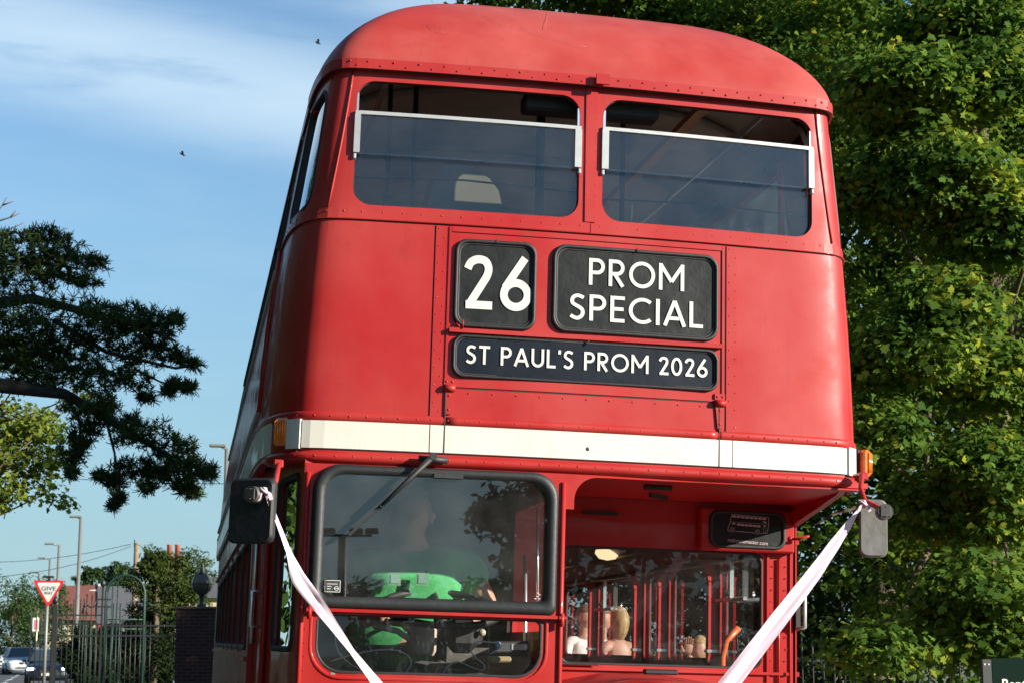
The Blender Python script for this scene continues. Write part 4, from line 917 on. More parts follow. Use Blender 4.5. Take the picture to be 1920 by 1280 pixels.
def hair(mb, c, r, face, length=0, thick=1.07):
    c = Vector(c); f = Vector(face).normalized(); up = Vector((0, 0, 1)); s = f.cross(up).normalized(); n, m_ = 28, 20; vs = []
    for i in range(m_+1):
        th = math.pi*i/m_
        for k in range(n):
            a = 2*math.pi*k/n; x = math.sin(th)*math.cos(a); y = math.sin(th)*math.sin(a); z = math.cos(th); g = thick*(1+.025*math.sin(a*9+z*4)+.02*math.sin(a*17))
            zz = z
            if x > .30 and z < .42: g *= .80
            if z < 0:
                if length: zz = z*(1+1.9*length); g *= 1.02-.12*abs(z)
                else: g *= .88
            vs.append(c+(s*y*.82+f*(x-.06))*r*g+up*zz*r*1.30*(thick if z > 0 else 1))
    mb.add(vs, [(i*n+k, i*n+(k+1) % n, (i+1)*n+(k+1) % n, (i+1)*n+k) for i in range(m_) for k in range(n)], True)
def hand(mb, wrist, dirv, palm_n, s=1, curl=.5):
    """palm with four fingers and a thumb"""
    w = Vector(wrist); d = Vector(dirv).normalized(); n_ = Vector(palm_n); n_ = (n_-d*n_.dot(d)).normalized(); side = d.cross(n_)*s
    mb.tube([w, w+d*.035, w+d*.075, w+d*.088], [.024, .036, .040, .034], 10, flat=.45, up0=n_)
    for i, (off, ln_) in enumerate(((-.030, .072), (-.010, .082), (.010, .076), (.028, .060))):
        p = w+d*.082+side*off; q = d.copy(); P = [p]
        for j in range(3):
            q = (q+n_*curl*.55).normalized(); p = p+q*ln_/3*(1.15-.15*j); P.append(p)
        mb.tube(P, [.0095, .009, .008, .006], 7)
    p = w+d*.025-side*.030; mb.tube([p, p-side*.025+d*.025, p-side*.035+d*.05+n_*.015], [.012, .010, .007], 7)
# driver, seated behind the wheel
drv = empty('person', label='driver in a bright green t-shirt sitting at the steering wheel', cat='person'); drv.rotation_euler = (0, RHO, 0)
yb = .78
hc = bt(768, 968, yb-.03); nk = bt(772, 1035, yb); ch = bt(775, 1100, yb); pv = Vector((ch.x, yb+.03, 1.42))
sL = bt(678, 1060, yb+.03); sR = bt(878, 1060, yb+.03); eL = bt(660, 1150, .74); eR = bt(918, 1140, .74); hL = bt(760, 1166, .40); hR = bt(845, 1172, .42)
J = dict(pelvis=(pv, (.15, .13)), belly=((ch.x, yb-.08, 1.62), (.165, .15)), chest=(ch+Vector((0, -.01, -.03)), (.14, .11)), top=(nk+Vector((0, .01, -.05)), (.075, .07)), neck=(nk+Vector((0, -.01, .03)), (.062, .062)), skull=(hc+Vector((0, .02, -.03)), (.07, .08)),
         sL=(sL, (.06, .055)), sR=(sR, (.06, .055)), eL=(eL, .046), eR=(eR, .046), wL=(hL+Vector((-.06, .08, .0)), .028), wR=(hR+Vector((.06, .08, 0)), .028),
         hipL=(pv+Vector((-.10, -.05, -.02)), .10), hipR=(pv+Vector((.10, -.05, -.02)), .10), kL=(pv+Vector((-.16, -.34, .03)), .065), kR=(pv+Vector((.16, -.34, .03)), .065), fL=(pv+Vector((-.16, -.36, -.40)), .045), fR=(pv+Vector((.16, -.36, -.40)), .045))
E_ = [('pelvis', 'belly'), ('belly', 'chest'), ('chest', 'top'), ('top', 'neck'), ('neck', 'skull'), ('top', 'sL'), ('top', 'sR'), ('sL', 'eL'), ('sR', 'eR'), ('eL', 'wL'), ('eR', 'wR'), ('pelvis', 'hipL'), ('pelvis', 'hipR'), ('hipL', 'kL'), ('hipR', 'kR'), ('kL', 'fL'), ('kR', 'fR')]
body = skin_fig('body', J, E_, M['skin'], drv, 'pelvis')
mb = MB(); head(mb, hc, .105, (0, -1, -.05)); hand(mb, J['wL'][0], hL-J['wL'][0], (0, -.2, -1), 1, .6); hand(mb, J['wR'][0], hR-J['wR'][0], (0, -.2, -1), -1, .6); mb.build('head_and_hands', M['skin'], drv)
mb = MB(); hair(mb, hc, .105, (0, -1, 0)); mb.build('hair', M['ghair'], drv)
mL = sL.lerp(eL, .62); mR = sR.lerp(eR, .62)
JS = dict(pelvis=(pv, (.175, .15)), belly=((ch.x, yb-.08, 1.62), (.225, .195)), chest=(ch+Vector((0, -.04, -.01)), (.235, .18)), top=(nk+Vector((0, .0, -.045)), (.125, .11)), sL=(sL, (.10, .095)), sR=(sR, (.10, .095)), mL=(mL, .082), mR=(mR, .082), latL=(ch+Vector((-.20, -.07, -.10)), (.12, .13)), latR=(ch+Vector((.20, -.07, -.10)), (.12, .13)))
skin_fig('tshirt', JS, [('pelvis', 'belly'), ('belly', 'chest'), ('chest', 'top'), ('top', 'sL'), ('top', 'sR'), ('sL', 'mL'), ('sR', 'mR'), ('belly', 'latL'), ('belly', 'latR')], M['shirt'], drv, 'pelvis')
# printed squares on the shirt front
for u, mm in ((740, 'silver'), (792, 'white')):
    mb = MB(); c = bt(u, 1085, yb-.245); mb.box(c, (.05, .004, .05)); o = mb.build('shirt_print', mat('shirt_print_edge', (.10, .22, .12), .8), drv)
    mb = MB(); mb.box(c+Vector((0, -.003, 0)), (.034, .004, .034)); mb.build('shirt_print_centre', mat('shirt_print_blue', (.12, .22, .18), .8), drv)
# driver's seat back
mb = MB(); mb.box((ch.x, .97, 1.65), (.50, .06, .5), bev=.03); mb.build('driver_seat', M['moquette'], bus)

def passenger(label, c_head, y, face, hairm, length, top, skinm='skin', arm=None):
    p = empty('person', label=label, cat='person', group='people standing beyond the bus'); p.rotation_euler = (0, RHO, 0)
    hc = Vector(c_head); f = Vector(face).normalized(); s = f.cross(Vector((0, 0, 1))).normalized()
    nk = hc+Vector((0, 0, -.15)); ch = hc+Vector((0, 0, -.38)); pv = hc+Vector((0, 0, -.72))
    a = .155; J = dict(pelvis=(pv, .13), belly=(pv.lerp(ch, .5), (.11, .10)), chest=(ch, (.13, .10)), top=(nk+Vector((0, 0, -.05)), .07), neck=(nk, .045), skull=(hc, .07),
        sL=(nk+s*-a+Vector((0, 0, -.06)), .05), sR=(nk+s*a+Vector((0, 0, -.06)), .05))
    J['eL'] = (J['sL'][0]+s*-.05+Vector((0, 0, -.26))+f*.03, .036); J['wL'] = (J['eL'][0]+f*.18+Vector((0, 0, -.06)), .026)
    J['eR'] = (J['sR'][0]+s*.05+Vector((0, 0, -.26))+f*.03, .036); J['wR'] = (J['eR'][0]+f*.18+Vector((0, 0, -.06)), .026)
    if arm:
        wv = Vector(arm); J['eL'] = (J['sL'][0].lerp(wv, .5)+Vector((0, 0, -.10)), .034); J['wL'] = (wv, .025)
    for k, sg in (('L', -1), ('R', 1)):
        J['h'+k] = (pv+s*sg*.09, .085); J['k'+k] = (Vector((pv.x, pv.y, pv.z*.52))+s*sg*.10+f*.02, .055); J['f'+k] = (Vector((pv.x, pv.y, .12))+s*sg*.11, .035)
    E2 = [('pelvis', 'belly'), ('belly', 'chest'), ('chest', 'top'), ('top', 'neck'), ('neck', 'skull')]+[(x+k, y_+k) for k in 'LR' for x, y_ in (('s', 'e'), ('e', 'w'), ('h', 'k'), ('k', 'f'))]+[('top', 'sL'), ('top', 'sR'), ('pelvis', 'hL'), ('pelvis', 'hR')]
    skin_fig('body', J, E2, M[skinm], p, 'pelvis', 1)
    mb = MB(); head(mb, hc, .086, f)
    for k, sg in (('L', 1), ('R', -1)):
        d = (f if not (arm and k == 'L') else Vector((0, -.2, 1))); hand(mb, J['w'+k][0], d, (0, 0, -1) if not (arm and k == 'L') else (0, -1, 0), sg, .35 if arm else .6)
    mb.build('head_and_hands', M[skinm], p)
    mb = MB(); hair(mb, hc, .088, f, length); mb.build('hair', M[hairm], p)
    tz = -.10 if top != 'bdress' else -.30
    JT = dict(pelvis=(pv, .155), belly=(pv.lerp(ch, .5), (.135, .125)), chest=(ch+Vector((0, 0, .02 if top != 'bdress' else -.05)), (.155, .125)))
    E3 = [('pelvis', 'belly'), ('belly', 'chest')]
    if top != 'bdress':
        JT['top'] = (nk+Vector((0, 0, -.07)), .085); JT['sL'] = (J['sL'][0], .062); JT['sR'] = (J['sR'][0], .062); JT['mL'] = (J['sL'][0].lerp(J['eL'][0], .6), .055); JT['mR'] = (J['sR'][0].lerp(J['eR'][0], .6), .055)
        E3 += [('chest', 'top'), ('top', 'sL'), ('top', 'sR'), ('sL', 'mL'), ('sR', 'mR')]
    skin_fig('dress' if top == 'bdress' else 'shirt', JT, E3, M[top], p, 'pelvis', 1)
    return p
passenger('blonde woman in a pale blue strapless dress seen from behind through the lower bus windows', bt(1160, 1163, 7.6), 7.6, (-.5, 1, 0), 'blond', .30, 'bdress')
passenger('dark haired man in a white shirt facing the blonde woman, seen through the bus windows', bt(1128, 1160, 8.0), 8.0, (1, -.3, 0), 'bhair', 0, 'wshirt')
passenger('person in white farthest left of the people seen through the bus windows', bt(1096, 1158, 8.6), 8.6, (.2, -1, 0), 'bhair', 0, 'wshirt')
passenger('fair haired person raising one hand beside the face, seen through the bus windows', bt(1312, 1216, 8.2), 8.2, (-.6, -.7, 0), 'blond', .2, 'moquette', arm=bt(1290, 1226, 8.0))
mb = MB(); mb.box((4.2, 8, .05), (4.2, 12, .10)); mb.build('pavement', mat('paving_grey', (.14, .13, .12), .85, c2=(.19, .175, .155), vscale=3), kind='structure')

# cables on the cab shelf: loose things
def cable(pix, y, r, label):
    root = MB(); P = [bt(u, v, y) for u, v in pix]; Q = []
    for i in range(len(P)-1):
        p0, p1, p2, p3 = P[max(i-1, 0)], P[i], P[i+1], P[min(i+2, len(P)-1)]
        for t in np.linspace(0, 1, 6)[:-1]: Q.append(.5*((2*p1)+(-p0+p2)*t+(2*p0-5*p1+4*p2-p3)*t*t+(-p0+3*p1-3*p2+p3)*t**3))
    Q.append(P[-1]); Rb = Matrix.Rotation(RHO, 3, 'Y'); root.tube([Rb @ q for q in Q], r, 6)
    root.build('cable', M['cable'], label=label, cat='cable', group='cables on the cab shelf')
cable([(628, 1185), (632, 1215), (650, 1238), (680, 1255), (740, 1268), (765, 1255), (770, 1235), (750, 1220), (715, 1217), (670, 1224), (622, 1238)], .09, .0028, 'thin white cable looped over the left half of the cab shelf')
cable([(828, 1270), (838, 1250), (858, 1240), (885, 1250), (905, 1256), (908, 1245), (892, 1232), (882, 1215), (898, 1202), (940, 1208), (920, 1225)], .10, .0028, 'thin white cable curling from the devices at the right of the cab shelf')
def device(u, v, y, dims, m, label, name, cat):
    mb = MB(); c = Matrix.Rotation(RHO, 3, 'Y') @ bt(u, v, y); mb.box((0, 0, 0), dims, bev=.006)
    o = mb.build(name, m, label=label, cat=cat); o.location = c; o.rotation_euler = (0, 0, R_(8)); return o
d = device(955, 1212, .22, (.15, .05, .045), M['black'], 'black radio unit on the right of the cab shelf', 'radio', 'radio')
mb = MB(); mb.lathe([(.012, 0), (.014, -.006), (.009, -.012), (.001, -.013)], (-.055, -.025, .006), 'y', 12); mb.build('dial', mat('blue_dial', (.2, .35, .6), .2), d)
mb = MB(); mb.box((0.03, -.027, .0), (.06, .004, .022)); mb.build('display', M['silver'], d)
device(935, 1235, .20, (.09, .05, .022), mat('wood_block', (.22, .17, .08), .8), 'small wooden block under the radio on the cab shelf', 'wooden_block', 'block')
device(1003, 1210, .25, (.02, .03, .05), mat('orange_plastic', (.70, .32, .03), .5), 'orange device at the right end of the cab shelf', 'handset', 'handset')
device(640, 1262, .06, (.10, .04, .018), mat('dusty_rag', (.16, .15, .11), .9, bump=1, bscale=30), 'crumpled dusty rag on the cab shelf under the left cable', 'rag', 'rag')

# ---------------------------------------------------------------- vegetation
def template_leaf(kind):
    if kind == 'maple':
        P = [(0, -.5), (.12, -.30), (.42, -.26), (.34, -.04), (.46, .14), (.26, .18), (.16, .34), (0, .52), (-.16, .34), (-.26, .18), (-.46, .14), (-.34, -.04), (-.42, -.26), (-.12, -.30)]
    elif kind == 'oval': P = [(0, -.5), (.26, -.2), (.26, .15), (0, .5), (-.26, .15), (-.26, -.2)]
    else: P = [(0, -.5), (.04, 0), (0, .5), (-.04, 0)]
    return np.array([(x, y, -.55*(abs(x))**1.4-.30*y*y) for x, y in P])
def cloud(name, C, N_, S, kind, m, parent, jit=.25, **kw):
    """many leaves at centres C facing along N_ with sizes S as one crown mesh"""
    T = template_leaf(kind); k = len(T); n = len(C)
    nrm = N_+rng.normal(size=(n, 3))*jit; nrm /= np.linalg.norm(nrm, axis=1)[:, None]
    rnd = rng.normal(size=(n, 3)); u = np.cross(nrm, rnd); u /= np.linalg.norm(u, axis=1)[:, None]; v = np.cross(nrm, u)
    V = C[:, None, :]+S[:, None, None]*(T[None, :, 0:1]*u[:, None, :]*rng.uniform(.55, 1.05, (n, 1, 1))+T[None, :, 1:2]*v[:, None, :]+T[None, :, 2:3]*nrm[:, None, :])
    me = bpy.data.meshes.new(name); me.vertices.add(n*k); me.vertices.foreach_set('co', V.reshape(-1).astype(np.float32))
    me.loops.add(n*k); me.loops.foreach_set('vertex_index', np.arange(n*k, dtype=np.int32)); me.polygons.add(n)
    me.polygons.foreach_set('loop_start', np.arange(0, n*k, k, dtype=np.int32)); me.polygons.foreach_set('loop_total', np.full(n, k, dtype=np.int32))
    me.materials.append(m); me.update(calc_edges=True); me.validate(); return link(name, me, parent, **kw)
def clumps(centres, radii, per, flat=.45, droop=.0):
    """leaf positions in flattened spray-like clumps: denser on the upper skin"""
    out = []; nn = []
    for c, r in zip(centres, radii):
        k = max(3, int(per*rng.uniform(.7, 1.3))); d = rng.normal(size=(k, 3)); d /= np.linalg.norm(d, axis=1)[:, None]; rad = rng.uniform(.25, 1, (k, 1))**.5
        p = d*rad*r; p[:, 2] = p[:, 2]*flat-droop*(p[:, 0]**2+p[:, 1]**2)/r
        out.append(c+p); q = d*.7+np.array([0, 0, .8]); nn.append(q)
    return np.vstack(out), np.vstack(nn)
def limb(mb, a, b, r0, r1, wob=.15, n=7):
    a, b = Vector(a), Vector(b); L = (b-a).length; P = []
    for i in range(n): t = i/(n-1); P.append(a.lerp(b, t)+Vector(rng.normal(size=3))*wob*L*.12*math.sin(math.pi*t))
    mb.tube(P, list(np.linspace(r0, r1, n)), 7); return P
def tree(name, base, height, crown_c, crown_r, nclump, per, leaf, kind, m, label, cat='tree', group=None, trunk_r=.2, clump_r=.55, extra=None, limbs=14, shell_bias=.35, flat=.45):
    base = Vector(base); root = empty(name, base, label=label, cat=cat, group=group); cc = Vector(crown_c)-base; cr = np.array(crown_r)
    C = []; 
    while len(C) < nclump:
        d = rng.normal(size=3); d /= np.linalg.norm(d); rad = rng.uniform(shell_bias, 1)**(1/2.2)
        q = d*rad*cr*(1+.16*math.sin(d[0]*7+3)*math.cos(d[2]*6)); C.append(np.array(cc)+q)
    C = np.array(C)
    if extra is not None: C = np.vstack([C, np.array([np.array(Vector(e)-base) for e in extra])])
    C = C[C[:, 2] > .15*height*.2]
    rad = rng.uniform(.6, 1.25, len(C))*clump_r
    P, Nn = clumps(C, rad, per, flat, .25); S = rng.uniform(.5, 1.6, len(P))*leaf
    cloud('crown', P, Nn, S, kind, m, root, .55)
    mb = MB(); top = Vector((cc.x, cc.y, cc.z+cr[2]*.5)); T = limb(mb, (0, 0, 0), top, trunk_r, trunk_r*.25, .1, 10)
    for i in rng.choice(len(C), min(limbs, len(C)), replace=False):
        t = T[int(rng.integers(2, 8))]; limb(mb, t, C[i]*.96+np.array(t)*.04, trunk_r*.28, trunk_r*.05, .25)
    mb.build('trunk', M['bark'], root); return root

def pxclumps(blobs, dens):
    """blobs: (px, py, rx, ry, Y, depth radius) in photo pixels turned into 3D clump centres"""
    C = []
    for (u, v, ru, rv, Y, dr) in blobs:
        c = at(u, v, Y); s = FPX/((Vector(c)-Vector(CAM)).dot(Vector(FW))); ax, az = ru/s, rv/s
        n = max(3, int(dens*ax*az*100))
        for _ in range(n):
            d = rng.normal(size=3); d /= np.linalg.norm(d); r = rng.uniform(.1, 1)**(1/3)
            C.append(np.array(c)+d*r*np.array([ax, dr, az]))
    return np.array(C)

# big maples on the right
mx1 = pxclumps([(1640, 1200, 45, 28, 9.6, .5), (1690, 650, 60, 60, 10, .6), (1770, 560, 60, 40, 9.8, .5), (1830, 1090, 70, 45, 9.6, .5), (1850, 860, 60, 50, 9.8, .5), (1640, 790, 40, 40, 10, .4), (1860, 960, 60, 40, 10.2, .5), (1880, 1180, 50, 50, 9.8, .5), (1780, 1180, 40, 40, 10, .5), (1690, 160, 90, 60, 10, .6), (1830, 150, 80, 60, 10.2, .6), (1760, 330, 90, 60, 10, .6), (1870, 420, 70, 60, 10, .6), (1800, 40, 110, 40, 10.4, .6), (1650, 330, 60, 60, 10.6, .6), (1860, 700, 60, 50, 10.4, .5), (1730, 950, 70, 40, 10.6, .5)], 4.5)
tree('maple_tree', at(1890, 1330, 13.5)*1, 11, at(1850, 420, 13.2), (3.6, 2.8, 5.6), 820, 90, .088, 'maple', M['maple'], 'tall sunlit maple with broad lobed leaves at the right edge of the photo', group='trees to the right of the bus', trunk_r=.26, clump_r=.50, extra=mx1, limbs=40)
b_ = at(1450, 1250, 17); b_.z = 0
tree('lime_tree', b_, 13, at(1330, -330, 17.5), (4.6, 2.8, 3.1), 520, 80, .090, 'maple', M['maple'], 'yellow green tree whose top branches show above the bus roof', group='trees to the right of the bus', trunk_r=.28, clump_r=.55, limbs=40,
     extra=pxclumps([(1300, 40, 110, 45, 16.5, .7), (1480, 70, 100, 70, 16.5, .7), (1560, 200, 60, 90, 16, .7), (1120, -10, 120, 22, 16.5, .6), (940, -18, 70, 14, 16.5, .4), (1600, 60, 60, 70, 15.5, .7)], 2.4))
b_ = at(1640, 1250, 20); b_.z = 0
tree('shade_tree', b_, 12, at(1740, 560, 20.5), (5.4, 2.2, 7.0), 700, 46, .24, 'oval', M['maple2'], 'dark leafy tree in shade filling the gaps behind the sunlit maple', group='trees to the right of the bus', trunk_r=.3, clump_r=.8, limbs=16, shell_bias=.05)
b_ = at(1700, 1250, 16); b_.z = 0
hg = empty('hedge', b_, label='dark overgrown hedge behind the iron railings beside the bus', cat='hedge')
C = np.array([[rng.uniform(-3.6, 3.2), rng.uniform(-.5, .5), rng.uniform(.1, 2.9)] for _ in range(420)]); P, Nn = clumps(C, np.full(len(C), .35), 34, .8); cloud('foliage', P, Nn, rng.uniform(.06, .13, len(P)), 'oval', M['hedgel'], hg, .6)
mb = MB(); 
for x in frange(-3.4, 3.2, .8): limb(mb, (x, 0, 0), (x+.1, 0, 2.3), .05, .02)
mb.build('stems', M['bark'], hg)

for u, lb in ((1110, 'leafy green tree seen through the left panes of the lower bus windows'), (1300, 'leafy green tree seen through the middle panes of the lower bus windows'), (1500, 'leafy green tree seen low between the bus corner and the right mirror')):
    b_ = at(u, 1250, 25); b_.z = 0
    tree('small_tree', b_, 6, (b_.x, b_.y, 3.1), (1.9, 1.4, 3.0), 200, 40, .14, 'oval', M['bushl'], lb, trunk_r=.14, clump_r=.45, limbs=10, shell_bias=.1, flat=.7)
# conifer on the left, layered boughs
def conifer():
    Y = 23; base = at(-420, 1200, Y+1); base.z = 0
    root = empty('cedar_tree', base, label='dark cedar with layered drooping boughs reaching in from the left', cat='tree')
    B = [(55, 465, 105, 36), (120, 500, 75, 32), (155, 530, 30, 10), (30, 520, 85, 40), (-90, 480, 120, 70), (-200, 560, 160, 120), (178, 492, 16, 6), (90, 445, 40, 12),
         (130, 600, 130, 40), (230, 600, 90, 34), (300, 612, 42, 26), (20, 620, 80, 50), (60, 670, 85, 38), (180, 655, 115, 42), (290, 660, 55, 30), (338, 672, 24, 12), (362, 684, 12, 6), (330, 600, 12, 8),
         (250, 710, 34, 22), (272, 745, 16, 10), (180, 715, 45, 34), (200, 760, 22, 20), (330, 722, 18, 9), (355, 728, 12, 6), (315, 735, 12, 10), (-120, 650, 110, 60), (100, 700, 60, 26), (60, 718, 60, 16),
         (160, 770, 55, 16), (215, 790, 55, 22), (265, 815, 60, 26), (320, 845, 56, 30), (365, 878, 34, 26), (392, 888, 12, 14), (140, 850, 26, 34), (160, 815, 30, 26), (135, 888, 10, 9), (215, 905, 20, 20), (222, 935, 12, 10), (212, 950, 5, 3), (250, 880, 45, 20), (290, 893, 35, 16), (188, 895, 12, 8), (275, 915, 14, 9), (345, 915, 25, 13), (365, 925, 14, 8), (330, 880, 45, 26), (-60, 760, 60, 30)]
    C = []; A = np.array(base)
    for (u, v, ru, rv) in B:
        c = at(u, v, Y+rng.uniform(-.5, .5)); s = FPX/((Vector(c)-Vector(CAM)).dot(Vector(FW))); ax, az = ru/s, rv/s
        n = int(24+ax*az*430)
        for _ in range(n):
            d = rng.normal(size=3); d /= np.linalg.norm(d); r = rng.uniform(.05, 1)**(1/2.6)*rng.choice([1, 1, 1, 1.22]); C.append(np.array(c)+d*r*np.array([ax, max(.25, min(.9, ax*.7)), az])-A)
    C = np.array(C); k = 15; n = len(C)
    D = rng.normal(size=(n, k, 3)); D[:, :, 2] += .55; D /= np.linalg.norm(D, axis=2)[:, :, None]; ln_ = rng.uniform(.07, .17, (n, k, 1))
    # each needle tuft: k narrow blades
    T = np.cross(D, rng.normal(size=(n, k, 3))); T /= np.linalg.norm(T, axis=2)[:, :, None]; c = C[:, None, :]
    V = np.stack([c+D*.012-T*.010, c+D*.012+T*.010, c+D*ln_+T*.006, c+D*ln_-T*.006], axis=2).reshape(-1, 3); m_ = n*k
    me = bpy.data.meshes.new('crown'); me.vertices.add(m_*4); me.vertices.foreach_set('co', V.reshape(-1).astype(np.float32)); me.loops.add(m_*4); me.loops.foreach_set('vertex_index', np.arange(m_*4, dtype=np.int32))
    me.polygons.add(m_); me.polygons.foreach_set('loop_start', np.arange(0, m_*4, 4, dtype=np.int32)); me.polygons.foreach_set('loop_total', np.full(m_, 4, dtype=np.int32)); me.materials.append(M['needle']); me.update(calc_edges=True); link('crown', me, root)
    M['cbark'] = mat('dark_bark', (.028, .022, .016), .9, bump=.8, bscale=20); mb = MB(); mb.tube([(0, 0, 0), (.1, 0, 3), (.2, 0, 7), (.2, 0, 11)], [.45, .38, .28, .12], 10)
    def px(pl, r0, r1):
        P = [at(u, v, Y)-base for u, v in pl]; mb.tube(P, list(np.linspace(r0, r1, len(P))), 7)
    px([(-420, 640), (-200, 690), (0, 722), (60, 730), (120, 738), (170, 765), (240, 810), (310, 850), (385, 885)], .17, .02)
    px([(-420, 560), (-150, 590), (60, 560), (160, 585), (260, 610), (330, 640)], .13, .02); px([(-420, 480), (-100, 500), (60, 490), (150, 505)], .10, .015)
    px([(120, 738), (150, 790), (150, 850)], .04, .012); px([(200, 790), (215, 850), (220, 930)], .03, .01); px([(100, 600), (200, 660), (330, 690), (372, 684)], .05, .01); px([(180, 680), (240, 720), (270, 748)], .03, .01); px([(250, 690), (300, 715), (355, 730)], .025, .008)
    mb.build('trunk', M['cbark'], root)
conifer()
# pale deciduous tree behind the cedar, lower left
b_ = at(-260, 1230, 27); b_.z = 0
ex = pxclumps([(20, 790, 60, 40, 27, .6), (75, 800, 45, 32, 27, .6), (30, 860, 55, 40, 27, .6), (100, 850, 30, 30, 27, .5), (15, 920, 36, 30, 27, .5), (98, 925, 16, 8, 27, .3), (118, 938, 10, 4, 27, .2), (80, 890, 22, 20, 27, .4), (0, 945, 15, 10, 27, .3), (20, 660, 50, 30, 27.5, .5), (150, 745, 24, 16, 27, .3)], 1.9)
tree('pale_leaf_tree', b_, 9, at(-210, 700, 27.5), (2.0, 1.5, 3.0), 90, 20, .10, 'maple', M['lime'], 'pale yellow green tree below and behind the dark cedar', trunk_r=.2, clump_r=.40, extra=ex, limbs=110)
# bare twigs above the cedar
b_ = at(-60, 1210, 30); b_.z = 0
bt_root = empty('bare_tree', b_, label='thin bare twigs at the left edge above the cedar', cat='tree'); mb = MB(); q = at(-60, 470, 30)-b_
mb.tube([(0, 0, 0), (0, 0, q.z*.5), (q.x, q.y, q.z)], [.12, .08, .04], 6)
for pl in ([(-60, 470), (-20, 420), (5, 385), (12, 370)], [(-20, 420), (20, 408), (38, 400)], [(-60, 450), (-10, 440), (30, 425), (45, 418)], [(5, 385), (25, 378)], [(-30, 400), (0, 366)], [(20, 408), (30, 395)]):
    mb.tube([at(u, v, 30)-b_ for u, v in pl], list(np.linspace(.022, .008, len(pl))), 5)
mb.build('trunk', M['bark'], bt_root)

# ---------------------------------------------------------------- left background
def gpt(u, Y): 
    p = at(u, 1201, Y); p.z = 0; return p
def scl(Y, u=200): return FPX/((at(u, 1201, Y)-Vector(CAM)).dot(Vector(FW)))
for (u, vb, w, h, Y, mm, nm, lb, ct, dens) in [
    (20, 1150, 70, 80, 95, 'hazel', 'tree', 'round green tree at the far left beyond the white car', 'tree', 1),
    (70, 1150, 60, 60, 105, 'hazel', 'tree', 'green tree between the far left tree and the red roofed house', 'tree', 1),
    (45, 1150, 38, 30, 108, 'lime', 'shrub', 'yellow green shrub in front of the dark trees at far left', 'shrub', 1),
    (30, 1195, 110, 62, 112, 'hedgel', 'shrub', 'dark bank of shrubs behind the white car', 'shrub', 1),
    (175, 1090, 34, 30, 150, 'hazel', 'tree', 'small tree showing above the left part of the red roof', 'tree', 1),
    (222, 1085, 34, 36, 145, 'hazel', 'tree', 'pointed tree above the grey roof beside the utility pole', 'tree', 1),
    (318, 1092, 78, 62, 48, 'bushl', 'small_tree', 'bushy young tree with olive leaves in front of the chimneys', 'tree', 1),
    (290, 1060, 26, 26, 47.5, 'bushl', 'small_tree', 'thin leafy sapling beside the utility pole', 'tree', 1),
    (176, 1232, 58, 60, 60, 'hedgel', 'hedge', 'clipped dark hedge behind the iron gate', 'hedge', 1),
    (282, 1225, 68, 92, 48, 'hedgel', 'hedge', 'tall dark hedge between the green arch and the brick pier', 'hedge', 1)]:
    s = scl(Y, u); base = gpt(u, Y); c = at(u, vb, Y); rx, rz = w/s, h/s
    root = empty(nm, base, label=lb, cat=ct); C = []
    n = 120 if Y > 70 else (900 if 'hedge' in nm else 420)
    for _ in range(n):
        d = rng.normal(size=3); d /= np.linalg.norm(d); r = rng.uniform(.2, 1)**(1/2.4); C.append(np.array(c-base)+d*r*np.array([rx, rx*.7, rz])*(1+.2*math.sin(d[0]*6+d[2]*5)))
    C = np.array(C); C = C[C[:, 2] > .05]; P, Nn = clumps(C, np.full(len(C), min(.42, min(rx, rz)*.24) if Y < 70 else min(rx, rz)*.24)*rng.uniform(.6, 1.3, len(C)), 38, .8)
    cloud('crown' if 'tree' in nm else 'foliage', P, Nn, rng.uniform(.7, 1.3, len(P))*max(.09, 5.5/s), 'oval', M[mm], root, .6)
    mb = MB(); mb.tube([(0, 0, 0), (.05, 0, max(.6, (c-base).z))], [.14, .05], 6)
    for i in range(6): limb(mb, (0, 0, max(.4, (c-base).z*.6)), C[i], .05, .015, .2, 5)
    mb.build('trunk' if 'tree' in nm else 'stems', M['bark'], root)

